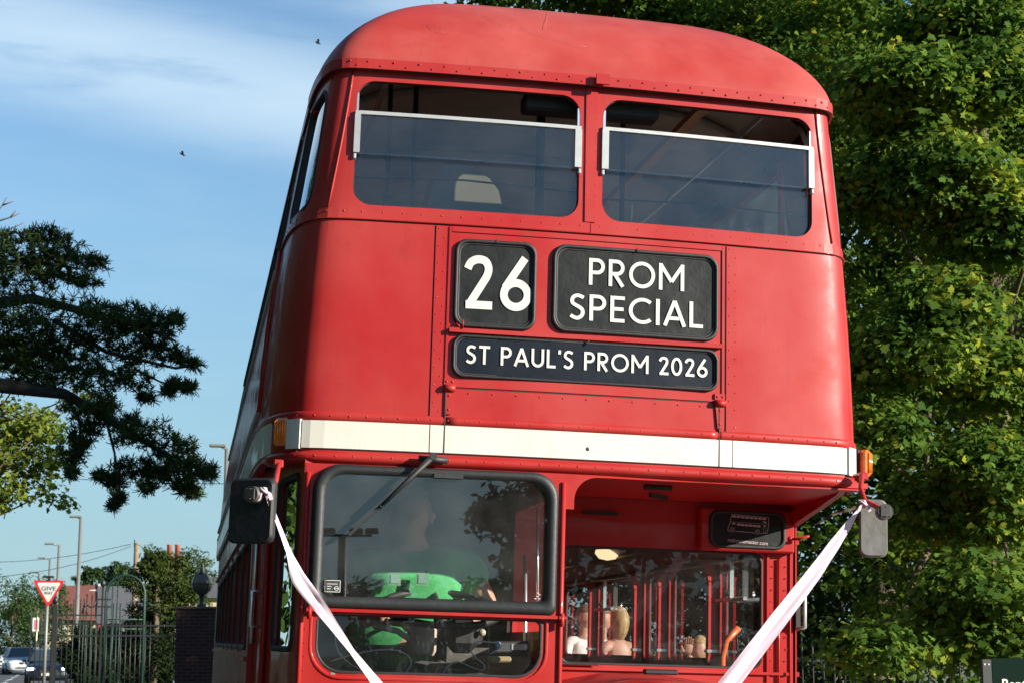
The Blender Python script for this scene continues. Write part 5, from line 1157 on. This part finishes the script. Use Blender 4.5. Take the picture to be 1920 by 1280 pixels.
def box_house():
    rt = mat('red_roof_tiles', (.12, .04, .028), .8, c2=(.16, .055, .038), vscale=6, bump=.5, bscale=8); gt = mat('grey_roof_tiles', (.075, .075, .08), .8, var=.2, vscale=5)
    wl = mat('cream_wall', (.36, .31, .19), .8, var=.08); Y = 120
    def hx(u, v, y=Y): return at(u, v, y)
    o = gpt(130, Y); h = empty('house', o, label='low house with a broad red brown tiled roof and white gable edge', cat='house')
    P = lambda u, v, y: at(u, v, y)-o
    mb = MB(); z0 = 0; a, b2 = P(82, 1201, Y), P(182, 1201, Y); zt = P(100, 1155, Y).z
    mb.box(((a.x+b2.x)/2, (a.y+b2.y)/2+3, zt/2), (b2.x-a.x, 6, zt)); mb.build('wall', wl, h)
    mb = MB(); e = P(70, 1156, Y-.6); f_ = P(184, 1158, Y-.6); g = P(184, 1096, Y+3.2); i_ = P(70, 1098, Y+3.2)
    mb.add([e, f_, g, i_, e+Vector((0, 7.6, 0)), f_+Vector((0, 7.6, 0)), e-Vector((0, 0, .15)), f_-Vector((0, 0, .15))], [(0, 1, 2, 3), (3, 2, 5, 4), (0, 3, 4), (1, 5, 2), (0, 6, 7, 1)]); mb.build('roof', rt, h)
    mb = MB(); mb.bar(f_+Vector((.15, 0, -.1)), g+Vector((.15, 0, -.1)), .25, .5, (0, 1, 0)); mb.bar(P(176, 1105, Y+2.6), P(176, 1118, Y+2.2), .6, .05, (0, 1, 0)); mb.build('bargeboard', M['white'], h)
    mb = MB()
    for u0, u1, v0, v1 in ((84, 92, 1158, 1172), (118, 126, 1168, 1184)):
        p, q = P(u0, v1, Y-.05), P(u1, v0, Y-.05); mb.box(((p.x+q.x)/2, p.y, (p.z+q.z)/2), (q.x-p.x, .1, q.z-p.z))
    mb.build('window', M['white'], h)
    o2 = gpt(205, Y-12); h2 = empty('house', o2, label='building with a steep grey roof and a red board beside the red roofed house', cat='house'); P = lambda u, v, y: at(u, v, y)-o2
    Y2 = Y-12; a, b2 = P(182, 1201, Y2), P(330, 1201, Y2); zt = P(200, 1164, Y2).z
    mb = MB(); mb.box(((a.x+b2.x)/2, a.y+3, zt/2), (b2.x-a.x, 6, zt)); mb.build('wall', mat('dull_wall', (.2, .18, .15), .8), h2)
    e = P(180, 1168, Y2-.5); f_ = P(335, 1168, Y2-.5); mb = MB(); g = P(335, 1098, Y2+3); i_ = P(183, 1098, Y2+3); mb.add([e, f_, g, i_, e+Vector((0, 7, 0)), f_+Vector((0, 7, 0))], [(0, 1, 2, 3), (3, 2, 5, 4), (0, 3, 4), (1, 5, 2)]); mb.build('roof', gt, h2)
    p, q = P(182, 1189, Y2-.6), P(208, 1168, Y2-.6); mb = MB(); mb.box(((p.x+q.x)/2, p.y, (p.z+q.z)/2), (q.x-p.x, .15, q.z-p.z)); mb.build('red_board', mat('red_board', (.38, .02, .03), .6, c2=(.42, .10, .09), vscale=1.2), h2)
    p, q = P(194, 1203, Y2-.6), P(206, 1190, Y2-.6); mb = MB(); mb.box(((p.x+q.x)/2, p.y, (p.z+q.z)/2), (q.x-p.x, .12, q.z-p.z)); mb.build('white_board', M['white'], h2)
    Y3 = 85; o3 = gpt(380, Y3); h3 = empty('house', o3, label='cream walled house with grey roof and two orange chimney pots behind the bushy tree', cat='house'); P = lambda u, v, y: at(u, v, y)-o3
    a, b2 = P(300, 1201, Y3), P(440, 1201, Y3); zt = P(390, 1118, Y3).z; mb = MB(); mb.box(((a.x+b2.x)/2, a.y+3, zt/2), (b2.x-a.x, 6, zt)); mb.build('wall', wl, h3)
    e = P(295, 1120, Y3-.4); f_ = P(445, 1120, Y3-.4); g = P(445, 1080, Y3+3); i_ = P(300, 1080, Y3+3); mb = MB(); mb.add([e, f_, g, i_, e+Vector((0, 7, 0)), f_+Vector((0, 7, 0))], [(0, 1, 2, 3), (3, 2, 5, 4), (0, 3, 4), (1, 5, 2)]); rf = mb.build('roof', gt, h3)
    mb = MB(); c = P(326, 1062, Y3+2.5); mb.box((c.x, c.y, c.z-.2), (.95, .6, 1.5)); ck = mb.build('chimney', mat('brick_stack', (.15, .05, .03), .8), h3)
    for u in (318, 333):
        mb = MB(); p = P(u, 1042, Y3+2.5); t = P(u, 1020, Y3+2.5); mb.tube([p, p.lerp(t, .9), t], [.15, .13, .16], 10); mb.build('chimney_pot', mat('terracotta', (.25, .07, .035), .8), ck)
box_house()

def lamp_post(u, vtop, Y, r, arm_px, label, vb=None):
    base = gpt(u, Y); top = at(u, vtop, Y); s = scl(Y, u); o = empty('street_lamp', base, label=label, cat='street lamp', group='street lamps along the road'); H = top.z
    mb = MB(); mb.tube([(0, 0, 0), (0, 0, 1.4), (0, 0, 1.45), (0, 0, H)], [r*1.5, r*1.45, r, r*.7], 8); mb.build('column', M['steel'], o)
    mb = MB(); mb.tube([(0, 0, H-.02), (arm_px/s, -.3, H+.06)], r*.5, 6); mb.build('arm', M['steel'], o)
    mb = MB(); mb.box((arm_px/s*1.25, -.35, H+.05), (.55, .24, .10), bev=.03); mb.build('lantern', M['steel'], o)
lamp_post(415, 840, 52, .09, -14, 'tall pale street lamp right beside the bus, nearest of the lamps')
lamp_post(142, 971, 75, .10, -7, 'street lamp rising over the middle of the red roof')
lamp_post(103, 1021, 98, .10, -14, 'street lamp just right of the give way sign')
lamp_post(87, 1047, 120, .11, -12, 'street lamp directly behind the give way sign, farthest of the lamps')
lamp_post(68, 1074, 105, .09, -7, 'thin street lamp left of the give way sign with a poster on it')
# poster board
p = at(67, 1170, 90); mb = MB(); mb.box((0, 0, 0), (.32, .05, .72)); o = mb.build('poster_board', M['white'], label='small white poster board hung low left of the give way sign', cat='poster'); o.location = p
mb = MB(); mb.box((.02, -.03, 0), (.2, .02, .5)); mb.build('poster_print', mat('poster_pink', (.45, .15, .18), .7), o)
mb = MB(); mb.tube([(.05, .1, -p.z), (.05, .1, .4)], .05, 6); mb.build('post', mat('cream_post', (.6, .55, .4), .7), o)
# utility pole and wires
Yp = 80; base = gpt(250, Yp); top = at(250, 1017, Yp); o = empty('utility_pole', base, label='weathered wooden utility pole with wires, left of the bushy tree', cat='utility pole')
mb = MB(); mb.tube([(0, 0, 0), (0, 0, top.z)], [.16, .13], 8); mb.build('pole', mat('pole_wood', (.20, .15, .10), .8, var=.2, vscale=6), o)
mb = MB(); mb.bar((-.12, 0, top.z-.2), (-.12, 0, top.z+.15), .05, .05); mb.build('pole_top', M['iron'], o)
def wire(a, b2, sag, label):
    a, b2 = Vector(a), Vector(b2); mb = MB(); mb.tube([a.lerp(b2, t)-Vector((0, 0, sag*4*t*(1-t))) for t in np.linspace(0, 1, 14)], .013, 4); mb.build('overhead_wire', M['iron'], label=label, cat='wire', group='wires strung from the utility pole')
wire(top+Vector((-.1, 0, -.15)), at(-60, 1083, 70), .35, 'lower overhead wire running left from the utility pole')
wire(top+Vector((-.1, 0, -.05)), at(-60, 1052, 95), .3, 'upper faint overhead wire running left from the utility pole')
wire(top+Vector((.1, 0, 0)), at(430, 1082, 60), .25, 'overhead wire running right from the utility pole behind the bushy tree')
wire(at(-40, 878, 60), at(470, 905, 60), .2, 'thin wire crossing the sky below the cedar boughs')

# give way sign
def give_way():
    Y = 40; s = scl(Y, 90); c = at(91, 1104, Y); o = empty('give_way_sign', gpt(89, Y), label='red bordered triangular give way sign on a grey pole', cat='road sign'); q = c-o.location
    def tri(r, y, m, name, th=.02):
        P = []; 
        for a in (270, 30, 150):
            A = R_(a); cx, cz = r*math.cos(A)*.86, r*math.sin(A)*.86
            for t in (-50, -25, 0, 25, 50): P.append((cx+r*.10*math.cos(A+R_(t)), cz+r*.10*math.sin(A+R_(t))))
        mb = MB(); mb.prism(P, lambda x, z, d: (q.x+x, q.y+d, q.z+z+r*.0), y, y+th); return mb.build(name, m, o)
    W = 52/s; r = W/1.62
    global _r; 
    tri(r, 0, mat('sign_red', (.45, .01, .012), .5), 'red_border'); tri(r*.76, -.004, mat('sign_white', (.46, .46, .43), .5), 'white_panel', .003)
    mb = MB(); mb.tube([(q.x-.02, q.y+.06, -.0), (q.x-.02, q.y+.06, q.z+r*.55)], .045, 10); mb.build('pole', M['steel'], o)
    mb = MB(); zt = q.z+r*.50+.10; mb.box((q.x-.02, q.y+.02, zt), (.30, .12, .05), bev=.02); mb.box((q.x, q.y+.02, zt-.05), (.07, .1, .08)); mb.build('lamp_hood', M['iron'], o)
    t = font_text('lettering', 'GIVE', r*.33, (q.x, q.y-.006, q.z-r*.06), (math.pi/2, 0, 0), M['iron'], o, .001, .002, 'CENTER', width=r*.82); t = font_text('lettering', 'WAY', r*.25, (q.x, q.y-.006, q.z-r*.30), (math.pi/2, 0, 0), M['iron'], o, .001, .002, 'CENTER', width=r*.52)
give_way()

# iron gate, railings
def railings():
    Y = 41; s = scl(Y, 200); Z = lambda v: at(200, v, Y).z; X = lambda u: at(u, 1201, Y).x
    g = empty('iron_gate', gpt(160, Y), label='black iron gate with spiked bars and scrollwork behind the give way sign', cat='gate'); g0 = g.location
    def P(u, v, dy=0): p = at(u, v, Y)-g0; p.y = dy; return p
    lo = at(160, 1300, Y).z; lo = .12
    for u, v in ((104, 1132), (193, 1100)):
        mb = MB(); x = P(u, v).x; zt = P(u, v).z; w = .12 if u == 104 else .05; mb.box((x, 0, zt/2), (w, w, zt)); mb.lathe([(.02, 0), (.065, .05), (.075, .12), (.03, .2), (.001, .22)], (x, 0, zt), n=10); mb.build('gate_post', M['iron'], g)
    mb = MB()
    for v in (1152, 1169, 1191): mb.bar((P(104, v).x, 0, P(0, v).z), (P(193, v).x, 0, P(0, v).z), .03, .04)
    mb.bar((P(180, 1122).x, 0, P(0, 1122).z), (P(208, 1122).x, 0, P(0, 1122).z), .03, .04); mb.bar((P(180, 1136).x, 0, P(0, 1136).z), (P(208, 1136).x, 0, P(0, 1136).z), .03, .04)
    mb.bar((P(104, 1152).x, 0, .15), (P(193, 1152).x, 0, .15), .03, .05)
    mb.build('rail', M['iron'], g)
    for u in frange(113, 190, 9.2):
        mb = MB(); x = P(u, 0).x; zt = P(u, 1142).z; mb.tube([(x, 0, .1), (x, 0, zt-.06), (x, 0, zt)], [.014, .014, .004], 6); mb.build('bar', M['iron'], g)
    mb = MB(); c = P(170, 1140)
    pts = [(154, 1150), (157, 1136), (165, 1134), (170, 1138), (176, 1136), (180, 1126)]; mb.tube([P(*q) for q in pts], .022, 6)
    for u, v in ((159, 1134), (163, 1147)): mb.lathe([(.01, -.05), (.05, 0), (.01, .05)], P(u, v), n=8)
    mb.build('scroll', M['iron'], g)
    f = empty('railings', gpt(270, Y), label='black iron railings running from the gate to the brick pier', cat='railings'); f0 = f.location
    def Q(u, v): p = at(u, v, Y)-f0; p.y = 0; return p
    for u in (187, 199, 205):
        mb = MB(); mb.tube([(Q(u, 0).x, 0, .1), (Q(u, 0).x, 0, Q(u, 1122).z)], .014, 6); mb.build('bar', M['iron'], f)
    for u in frange(212, 330, 8.6):
        mb = MB(); x = Q(u, 0).x; zt = Q(u, 1166).z; mb.tube([(x, 0, .1), (x, 0, zt)], [.013, .013], 6); mb.build('bar', M['iron'], f)
    mb = MB(); 
    for v in (1172, 1191): mb.bar(Q(193, v), Q(332, v), .03, .04)
    mb.bar((Q(193, 0).x, 0, .15), (Q(332, 0).x, 0, .15), .03, .05); mb.build('rail', M['iron'], f)
railings()
# green arched garden frame
def garden_arch():
    Y = 44; o = gpt(238, Y); root = empty('garden_arch', o, label='green painted iron arch frame behind the railings', cat='garden arch')
    def P(u, v, dy=0): p = at(u, v, Y)-o; p.y = dy; return p
    c = P(236, 1112); rx = P(270, 0).x-P(236, 0).x; rz = P(0, 1078).z-P(0, 1112).z
    for dy in (-.45, .45):
        mb = MB(); mb.tube([(c.x-rx, dy, 0)]+[(c.x+rx*math.cos(a), dy, c.z+rz*math.sin(a)) for a in np.linspace(math.pi, 0, 15)]+[(c.x+rx, dy, 0)], .028, 6); mb.build('hoop', M['giron'], root)
    for u in frange(208, 270, 9):
        x = P(u, 0).x; k = max(0, 1-((x-c.x)/rx)**2)**.5; mb = MB(); mb.tube([(x, .45, 0), (x, .45, c.z+rz*k)], .016, 5); mb.build('bar', M['giron'], root)
    mb = MB()
    for a in (0, .5, 1.0, 1.57, 2.1, 2.6, math.pi): mb.bar((c.x+rx*math.cos(a), -.45, c.z+rz*math.sin(a)), (c.x+rx*math.cos(a), .45, c.z+rz*math.sin(a)), .02, .02)
    mb.build('cross_bar', M['giron'], root)
    for v in (1160, 1178):
        mb = MB(); z = P(0, v).z; mb.tube([(c.x+rx*1.02*math.cos(a), .45*math.sin(a), z) for a in np.linspace(0, 2*math.pi, 20)], .014, 5); mb.build('ring', mat('pale_green_iron', (.04, .10, .065), .5), root)
    mb = MB()
    for u in (258, 264, 270): mb.tube([(P(u, 0).x, -.5, 0), (P(u, 0).x, -.5, P(0, 1130).z)], .02, 5)
    mb.tube([P(264, 1128), P(280, 1130), P(285, 1136)], .02, 5); mb.build('side_bars', M['giron'], root)
garden_arch()
# brick pier with globe lamp
def pier():
    Y = 33; o = gpt(372, Y); s = scl(Y, 372); root = empty('brick_pier', o, label='dark red brick gate pier beside the bus', cat='pier'); z = at(372, 1142, Y).z; w = 84/s
    bm_ = bpy.data.materials.new('brick'); bm_.use_nodes = True; N = bm_.node_tree.nodes; L = bm_.node_tree.links; p = N['Principled BSDF']; p.inputs['Roughness'].default_value = .9
    br = N.new('ShaderNodeTexBrick'); tc = N.new('ShaderNodeTexCoord'); mp = N.new('ShaderNodeMapping'); mp.inputs['Rotation'].default_value = (math.pi/2, 0, 0); L.new(tc.outputs['Object'], mp.inputs[0]); L.new(mp.outputs[0], br.inputs['Vector'])
    br.inputs['Scale'].default_value = 1; br.inputs['Brick Width'].default_value = .225; br.inputs['Row Height'].default_value = .075; br.inputs['Mortar Size'].default_value = .008; br.inputs['Color1'].default_value = (.07, .022, .016, 1); br.inputs['Color2'].default_value = (.045, .015, .012, 1); br.inputs['Mortar'].default_value = (.08, .06, .05, 1); L.new(br.outputs['Color'], p.inputs['Base Color'])
    mb = MB(); mb.box((0, 0, z/2), (w, w, z)); mb.build('brickwork', bm_, root); mb = MB(); mb.box((0, 0, z+.03), (w*1.06, w*1.06, .06), bev=.015); mb.build('coping', mat('coping_stone', (.10, .08, .07), .9), root)
    lz = at(379, 1094, Y).z; r = 20/s; l = empty('globe_lamp', (at(379, 1094, Y).x, Y, z+.06), label='black framed frosted globe lamp standing on the brick pier', cat='lamp'); h = lz-z-.06
    mb = MB(); mb.lathe([(r*math.sin(a), h-r*math.cos(a)) for a in np.linspace(.05, math.pi-.05, 16)], (0, 0, 0), n=20); mb.build('globe', mat('frosted_globe', (.085, .08, .055), .4, coat=.2), l)
    mb = MB(); mb.lathe([(.10, 0), (.11, .03), (.05, .08), (.06, h-r-.02), (.09, h-r+.02)], (0, 0, 0), n=12); mb.lathe([(.10, h+r-.03), (.11, h+r), (.05, h+r+.06), (.06, h+r+.09), (.03, h+r+.13), (.045, h+r+.16), (.015, h+r+.22), (.001, h+r+.27)], (0, 0, 0), n=12)
    mb.tube([(r*1.02*math.cos(a), r*1.02*math.sin(a), h) for a in np.linspace(0, 2*math.pi, 24)], .012, 6)
    for k in (0, math.pi/2): mb.tube([(r*1.02*math.cos(a)*math.cos(k+.6), r*1.02*math.cos(a)*math.sin(k+.6), h+r*1.02*math.sin(a)) for a in np.linspace(0, 2*math.pi, 24)], .012, 6)
    mb.build('lamp_frame', M['iron'], l)
pier()

# cars
def car(loc, rz, paint, label, lit=False, grille='kidney'):
    root = empty('parked_car' if not lit else 'car', loc, rz, label=label, cat='car', group='cars on the road')
    # body loft: stations along y (front at -y), section half width / heights
    st = [(-2.15, .62, .30, .58), (-2.05, .80, .22, .70), (-1.5, .88, .20, .86), (-.75, .90, .20, .96), (0, .91, .20, .98), (1.0, .91, .20, 1.0), (1.8, .88, .22, 1.02), (2.15, .80, .28, .98), (2.25, .66, .36, .80)]
    vs = []; n = 10
    for y, w, z0, z1 in st:
        for a, b2 in ((-.82, 0), (-1, .18), (-1.0, .55), (-.94, .9), (-.6, 1.0), (.6, 1.0), (.94, .9), (1, .55), (1, .18), (.82, 0)): vs.append((w*a, y, z0+(z1-z0)*b2))
    mb = MB(); mb.add(vs, [(i*n+k, i*n+(k+1) % n, (i+1)*n+(k+1) % n, (i+1)*n+k) for i in range(len(st)-1) for k in range(n)]+[tuple(range(n)), tuple(range(len(st)*n-1, (len(st)-1)*n-1, -1))], True); mb.build('body', paint, root)
    cab = [(-.80, .80, .97), (-.15, .62, 1.40), (.35, .60, 1.45), (1.0, .60, 1.42), (1.85, .74, 1.02)]; vs = []
    for y, w, z in cab: vs += [(-w, y, z), (w, y, z)]
    low = [(-.86, -.80, .95), (.86, -.80, .95), (.86, 1.85, 1.0), (-.86, 1.85, 1.0)]
    mb = MB(); mb.add([(-.60, -.12, 1.40), (.60, -.12, 1.40), (.58, .35, 1.46), (-.58, .35, 1.46), (.58, 1.05, 1.43), (-.58, 1.05, 1.43)], [(0, 1, 2, 3), (3, 2, 4, 5)], True)
    for sg in (-1, 1):
        mb.bar((sg*.80, -.80, .97), (sg*.61, -.12, 1.40), .07, .06); mb.bar((sg*.61, 1.05, 1.42), (sg*.80, 1.85, 1.0), .10, .06); mb.bar((sg*.85, .35, .98), (sg*.60, .38, 1.43), .08, .05); mb.bar((sg*.61, -.12, 1.41), (sg*.60, 1.05, 1.43), .05, .05)
    mb.build('roof', paint, root)
    gm = mat('car_glass', (.03, .04, .045), .08, coat=.5)
    mb = MB(); mb.add([(-.79, -.79, .965), (.79, -.79, .965), (.60, -.12, 1.39), (-.60, -.12, 1.39)], [(0, 1, 2, 3)]); mb.build('windscreen', gm, root)
    mb = MB(); mb.add([(-.79, 1.84, 1.0), (.79, 1.84, 1.0), (.59, 1.06, 1.42), (-.59, 1.06, 1.42)], [(0, 1, 2, 3)]); mb.build('rear_window', gm, root)
    for sg in (-1, 1):
        mb = MB(); mb.add([(sg*.845, -.74, .965), (sg*.85, 1.78, 1.0), (sg*.60, 1.05, 1.41), (sg*.60, -.10, 1.39)], [(0, 1, 2, 3)]); mb.build('side_window', gm, root)
        mb = MB(); mb.box((sg*.66, -2.03, .66), (.30, .12, .11), bev=.03)
        mb.build('headlight', mat('lit_headlight', (1, 1, .9), .3, emit=((1, .97, .88), 4)) if lit else mat('headlight', (.7, .7, .7), .15, metal=.5), root)
        mb = MB(); mb.box((sg*.96, -.60, .98), (.16, .10, .11), bev=.03); mb.build('door_mirror', paint, root)
        for y in (-1.35, 1.35):
            mb = MB(); mb.lathe([(.20, -.11), (.31, -.11), (.33, -.07), (.33, .07), (.31, .11), (.20, .11)], (sg*.80, y, .33), 'x', 20); w = mb.build('wheel', M['tyre'], root)
            mb = MB(); mb.lathe([(.001, sg*.10), (.19, sg*.09), (.20, sg*.12)], (sg*.80, y, .33), 'x', 14); mb.build('rim', M['silver'], w)
    mb = MB()
    if grille == 'kidney':
        for x in (-.14, .14): mb.box((x, -2.13, .60), (.24, .08, .13), bev=.03)
    else: mb.box((0, -2.13, .58), (.7, .08, .12), bev=.02)
    mb.build('grille', M['black'], root)
    mb = MB(); mb.box((0, -2.12, .36), (.9, .10, .07), bev=.02); mb.build('lower_intake', M['black'], root)
    mb = MB(); mb.box((0, -2.17, .46), (.50, .03, .10)); mb.build('number_plate', M['white'], root)
    return root
wp_ = mat('white_car_paint', (.50, .51, .52), .3, coat=.8); bp_ = mat('dark_blue_car_paint', (.004, .007, .014), .35, coat=.35)
def cloc(u, Y): p = gpt(u, Y); p.z = .006; return p
car(cloc(42, 92), R_(9), wp_, 'white saloon car facing the camera on the far road at the left edge')
car(cloc(93, 68), R_(4), bp_, 'dark blue car with lit headlights partly hidden by the give way pole and gate', True, 'bar')
car(cloc(-2, 103), R_(9), wp_, 'second white car cut off by the left edge behind the white saloon', True, 'bar')
car(cloc(475, 41), R_(-90), mat('pale_blue_car_paint', (.25, .36, .48), .25, coat=.8), 'pale blue car nose just showing behind the railings beside the brick pier', False, 'bar')

# green sign and railings at the lower right
def right_side():
    Y = 8.6; c = at(1905, 1275, Y); s = scl(Y, 1900); o = empty('notice_board', gpt(1905, Y), label='dark green notice board with pale lettering at the bottom right corner', cat='sign'); q = c-o.location
    p0 = at(1857, 1233, Y)-o.location; mb = MB(); w = 1.1; mb.box((p0.x+w/2, 0, p0.z-.35), (w, .04, .70), bev=.004); mb.build('board', mat('dark_green_board', (.005, .014, .010), .9, spec=.05), o)
    mb = MB(); mb.box((p0.x-.05, .0, p0.z/2-.01), (.085, .06, p0.z)); mb.build('post', M['iron'], o)
    mb = MB()
    for dx in (-.075, -.035): mb.dome((p0.x+dx, -.031, p0.z-.055), .010, (0, -1, 0), .5, 8)
    mb.build('post_bolts', M['white'], o)
    t = at(1875, 1275, Y)-o.location; font_text('lettering', 'Bental', .13, (t.x, -.025, t.z-.075), (math.pi/2, 0, 0), M['white'], o, .001, .002)
    Y = 13; f = empty('railings', gpt(1640, Y), label='dark iron railings in shade to the right of the bus', cat='railings')
    mb = MB()
    for z in (.3, 1.55): mb.bar((-2.2, 0, z), (2.6, 0, z), .03, .04)
    mb.build('rail', M['iron'], f)
    for x in frange(-2.2, 2.6, .13):
        mb = MB(); mb.tube([(x, 0, .05), (x, 0, 1.75), (x, 0, 1.85)], [.012, .012, .003], 6); mb.build('bar', M['iron'], f)
right_side()

# birds
for u, v, lb in ((596, 81, 'small dark bird in flight in the pale cloud beside the bus roof'), (342, 290, 'small dark bird in flight in the blue sky left of the bus')):
    mb = MB(); mb.tube([(-.10, 0, .05), (-.04, 0, .03), (.05, 0, -.02), (.11, 0, -.05)], [.01, .035, .04, .008], 8); b = mb.build('body', M['iron']); 
    b.name = 'bird'; tag(b, lb, 'bird', 'birds in the sky'); b.location = at(u, v, 45); b.scale = (.85, .85, .85)
    for sg in (-1, 1):
        w = MB(); w.add([(0, 0, .02), (.05, sg*.02, .02), (.02, sg*.28, .06), (-.06, sg*.22, .05)], [(0, 1, 2, 3)]); w.build('wing', M['iron'], b)

# ---------------------------------------------------------------- what stands behind the photographer (seen mirrored in the windscreen)
def mir(u, v, dist):
    """place seen at (u,v) in the windscreen: mirror the virtual point in the plane of the glass"""
    A = Vector(flatg(-1.0, 2)); B2 = Vector(flatg(-.15, 2)); Rb = Matrix.Rotation(RHO, 3, 'Y'); A = Rb @ A; B2 = Rb @ B2; up = Rb @ Vector((0, 0, 1)); n = (B2-A).cross(up).normalized()
    p = at(u, v, dist); return p-n*2*((p-A).dot(n))
def behind():
    p = mir(642, 1003, 38); o = empty('floodlight_mast', (p.x, p.y, 0), label='grey floodlight mast with four lamp heads mirrored in the windscreen', cat='floodlight mast')
    mb = MB(); mb.tube([(0, 0, 0), (0, 0, p.z)], [.16, .10], 8); mb.build('mast', M['iron'], o)
    mb = MB(); mb.bar((-.75, 0, p.z), (.75, 0, p.z), .06, .06); mb.build('cross_arm', M['iron'], o)
    for x in (-.75, -.35, .35, .75): mb = MB(); mb.box((x, -.1, p.z+.12), (.36, .30, .14), bev=.03); mb.build('lamp_head', M['iron'], o)
    # tree seen at the right of the glass
    p = mir(1000, 1000, 22); C = []
    for (u, v, ru, rv) in ((985, 930, 55, 50), (1010, 1010, 50, 70), (950, 975, 40, 22), (970, 1060, 40, 30), (1060, 960, 60, 80), (925, 960, 14, 10), (1040, 1090, 60, 60)):
        for _ in range(14): C.append(np.array(mir(u+rng.normal()*ru*.5, v+rng.normal()*rv*.5, 22+rng.normal()*.6)))
    C = np.array(C); root = empty('roadside_tree', (p.x, p.y, 0), label='dark leafy tree behind the camera mirrored at the right of the windscreen', cat='tree'); C -= np.array([p.x, p.y, 0])
    P, Nn = clumps(C, np.full(len(C), .45), 34, .7); cloud('crown', P, Nn, rng.uniform(.12, .2, len(P)), 'oval', M['maple2'], root, .6)
    mb = MB(); mb.tube([(0, 0, 0), (0, 0, C[:, 2].mean())], [.2, .1], 8)
    for i in range(0, len(C), 8): limb(mb, (0, 0, C[:, 2].mean()*.7), C[i], .06, .02)
    mb.build('trunk', M['bark'], root)
    # far line of trees
    for i in range(11):
        u = 560+i*48; p = mir(u, 1090+rng.uniform(-4, 4), 90); h = p.z; root = empty('far_tree', (p.x, p.y, 0), label=['first', 'second', 'third', 'fourth', 'fifth', 'sixth', 'seventh', 'eighth', 'ninth', 'tenth', 'eleventh'][i]+' from the left of the far trees behind the camera', cat='tree', group='distant trees behind the camera')
        C = np.array([[rng.uniform(-2.2, 2.2), rng.uniform(-1, 1), rng.uniform(.3, h)] for _ in range(26)]); P, Nn = clumps(C, np.full(len(C), .8), 16, .8); cloud('crown', P, Nn, rng.uniform(.5, .8, len(P)), 'oval', M['maple2'], root, .6)
behind()
def behind_belt():
    for i, (x, y, h) in enumerate(((7, -56, 6.5), (11, -54, 7), (15.5, -55, 7.5), (20, -53, 7.5), (24.5, -55, 8), (29, -52, 8))):
        tree('roadside_tree', (x, y, 0), h, (x, y, h*.45), (3.2, 1.6, h*.5), 90, 22, .5, 'oval', M['maple2'], ['leftmost', 'second', 'third', 'fourth', 'fifth', 'rightmost'][i]+' low tree of the belt behind the photographer, mirrored in the bay glass', trunk_r=.2, clump_r=.9, limbs=4, shell_bias=.05, group='tree belt behind the photographer')
behind_belt()

# big trees across the drive to the left of the bus, outside the frame: added to darken its side, and mirrored in it
def side_trees():
    for i, (x, y, h, r) in enumerate(((-9.5, -9, 9, 3.2), (-8.4, -3.5, 9, 3.2), (-8.2, 2, 10, 3.2), (-8.6, 7.5, 10, 3.2), (-14, 21, 13, 4.2))):
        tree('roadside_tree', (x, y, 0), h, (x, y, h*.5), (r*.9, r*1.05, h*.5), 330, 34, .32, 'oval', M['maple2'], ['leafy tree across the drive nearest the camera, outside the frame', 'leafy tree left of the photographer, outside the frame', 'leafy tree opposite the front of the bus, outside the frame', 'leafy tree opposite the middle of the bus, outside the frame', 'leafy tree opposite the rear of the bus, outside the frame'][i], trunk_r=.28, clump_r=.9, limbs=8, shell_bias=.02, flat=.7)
side_trees()
def shade_row():
    for i, (x, y) in enumerate(((25, 16), (30, 15), (28, 20), (33, 19))):  # unseen belt added to throw shade on the pier and gate
        tree('roadside_tree', (x, y, 0), 14, (x, y, 8), (3.2, 3.2, 6.4), 130, 24, .5, 'oval', M['maple2'], ['nearest', 'second', 'third', 'farthest'][i]+' tall tree of the belt beyond the right edge, outside the frame', trunk_r=.28, clump_r=1.1, limbs=6, shell_bias=.05, group='tree belt right of the frame')
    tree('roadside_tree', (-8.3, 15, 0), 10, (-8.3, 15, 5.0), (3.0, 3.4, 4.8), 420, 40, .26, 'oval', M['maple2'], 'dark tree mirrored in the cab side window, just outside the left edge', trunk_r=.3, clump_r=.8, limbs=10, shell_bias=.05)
shade_row()
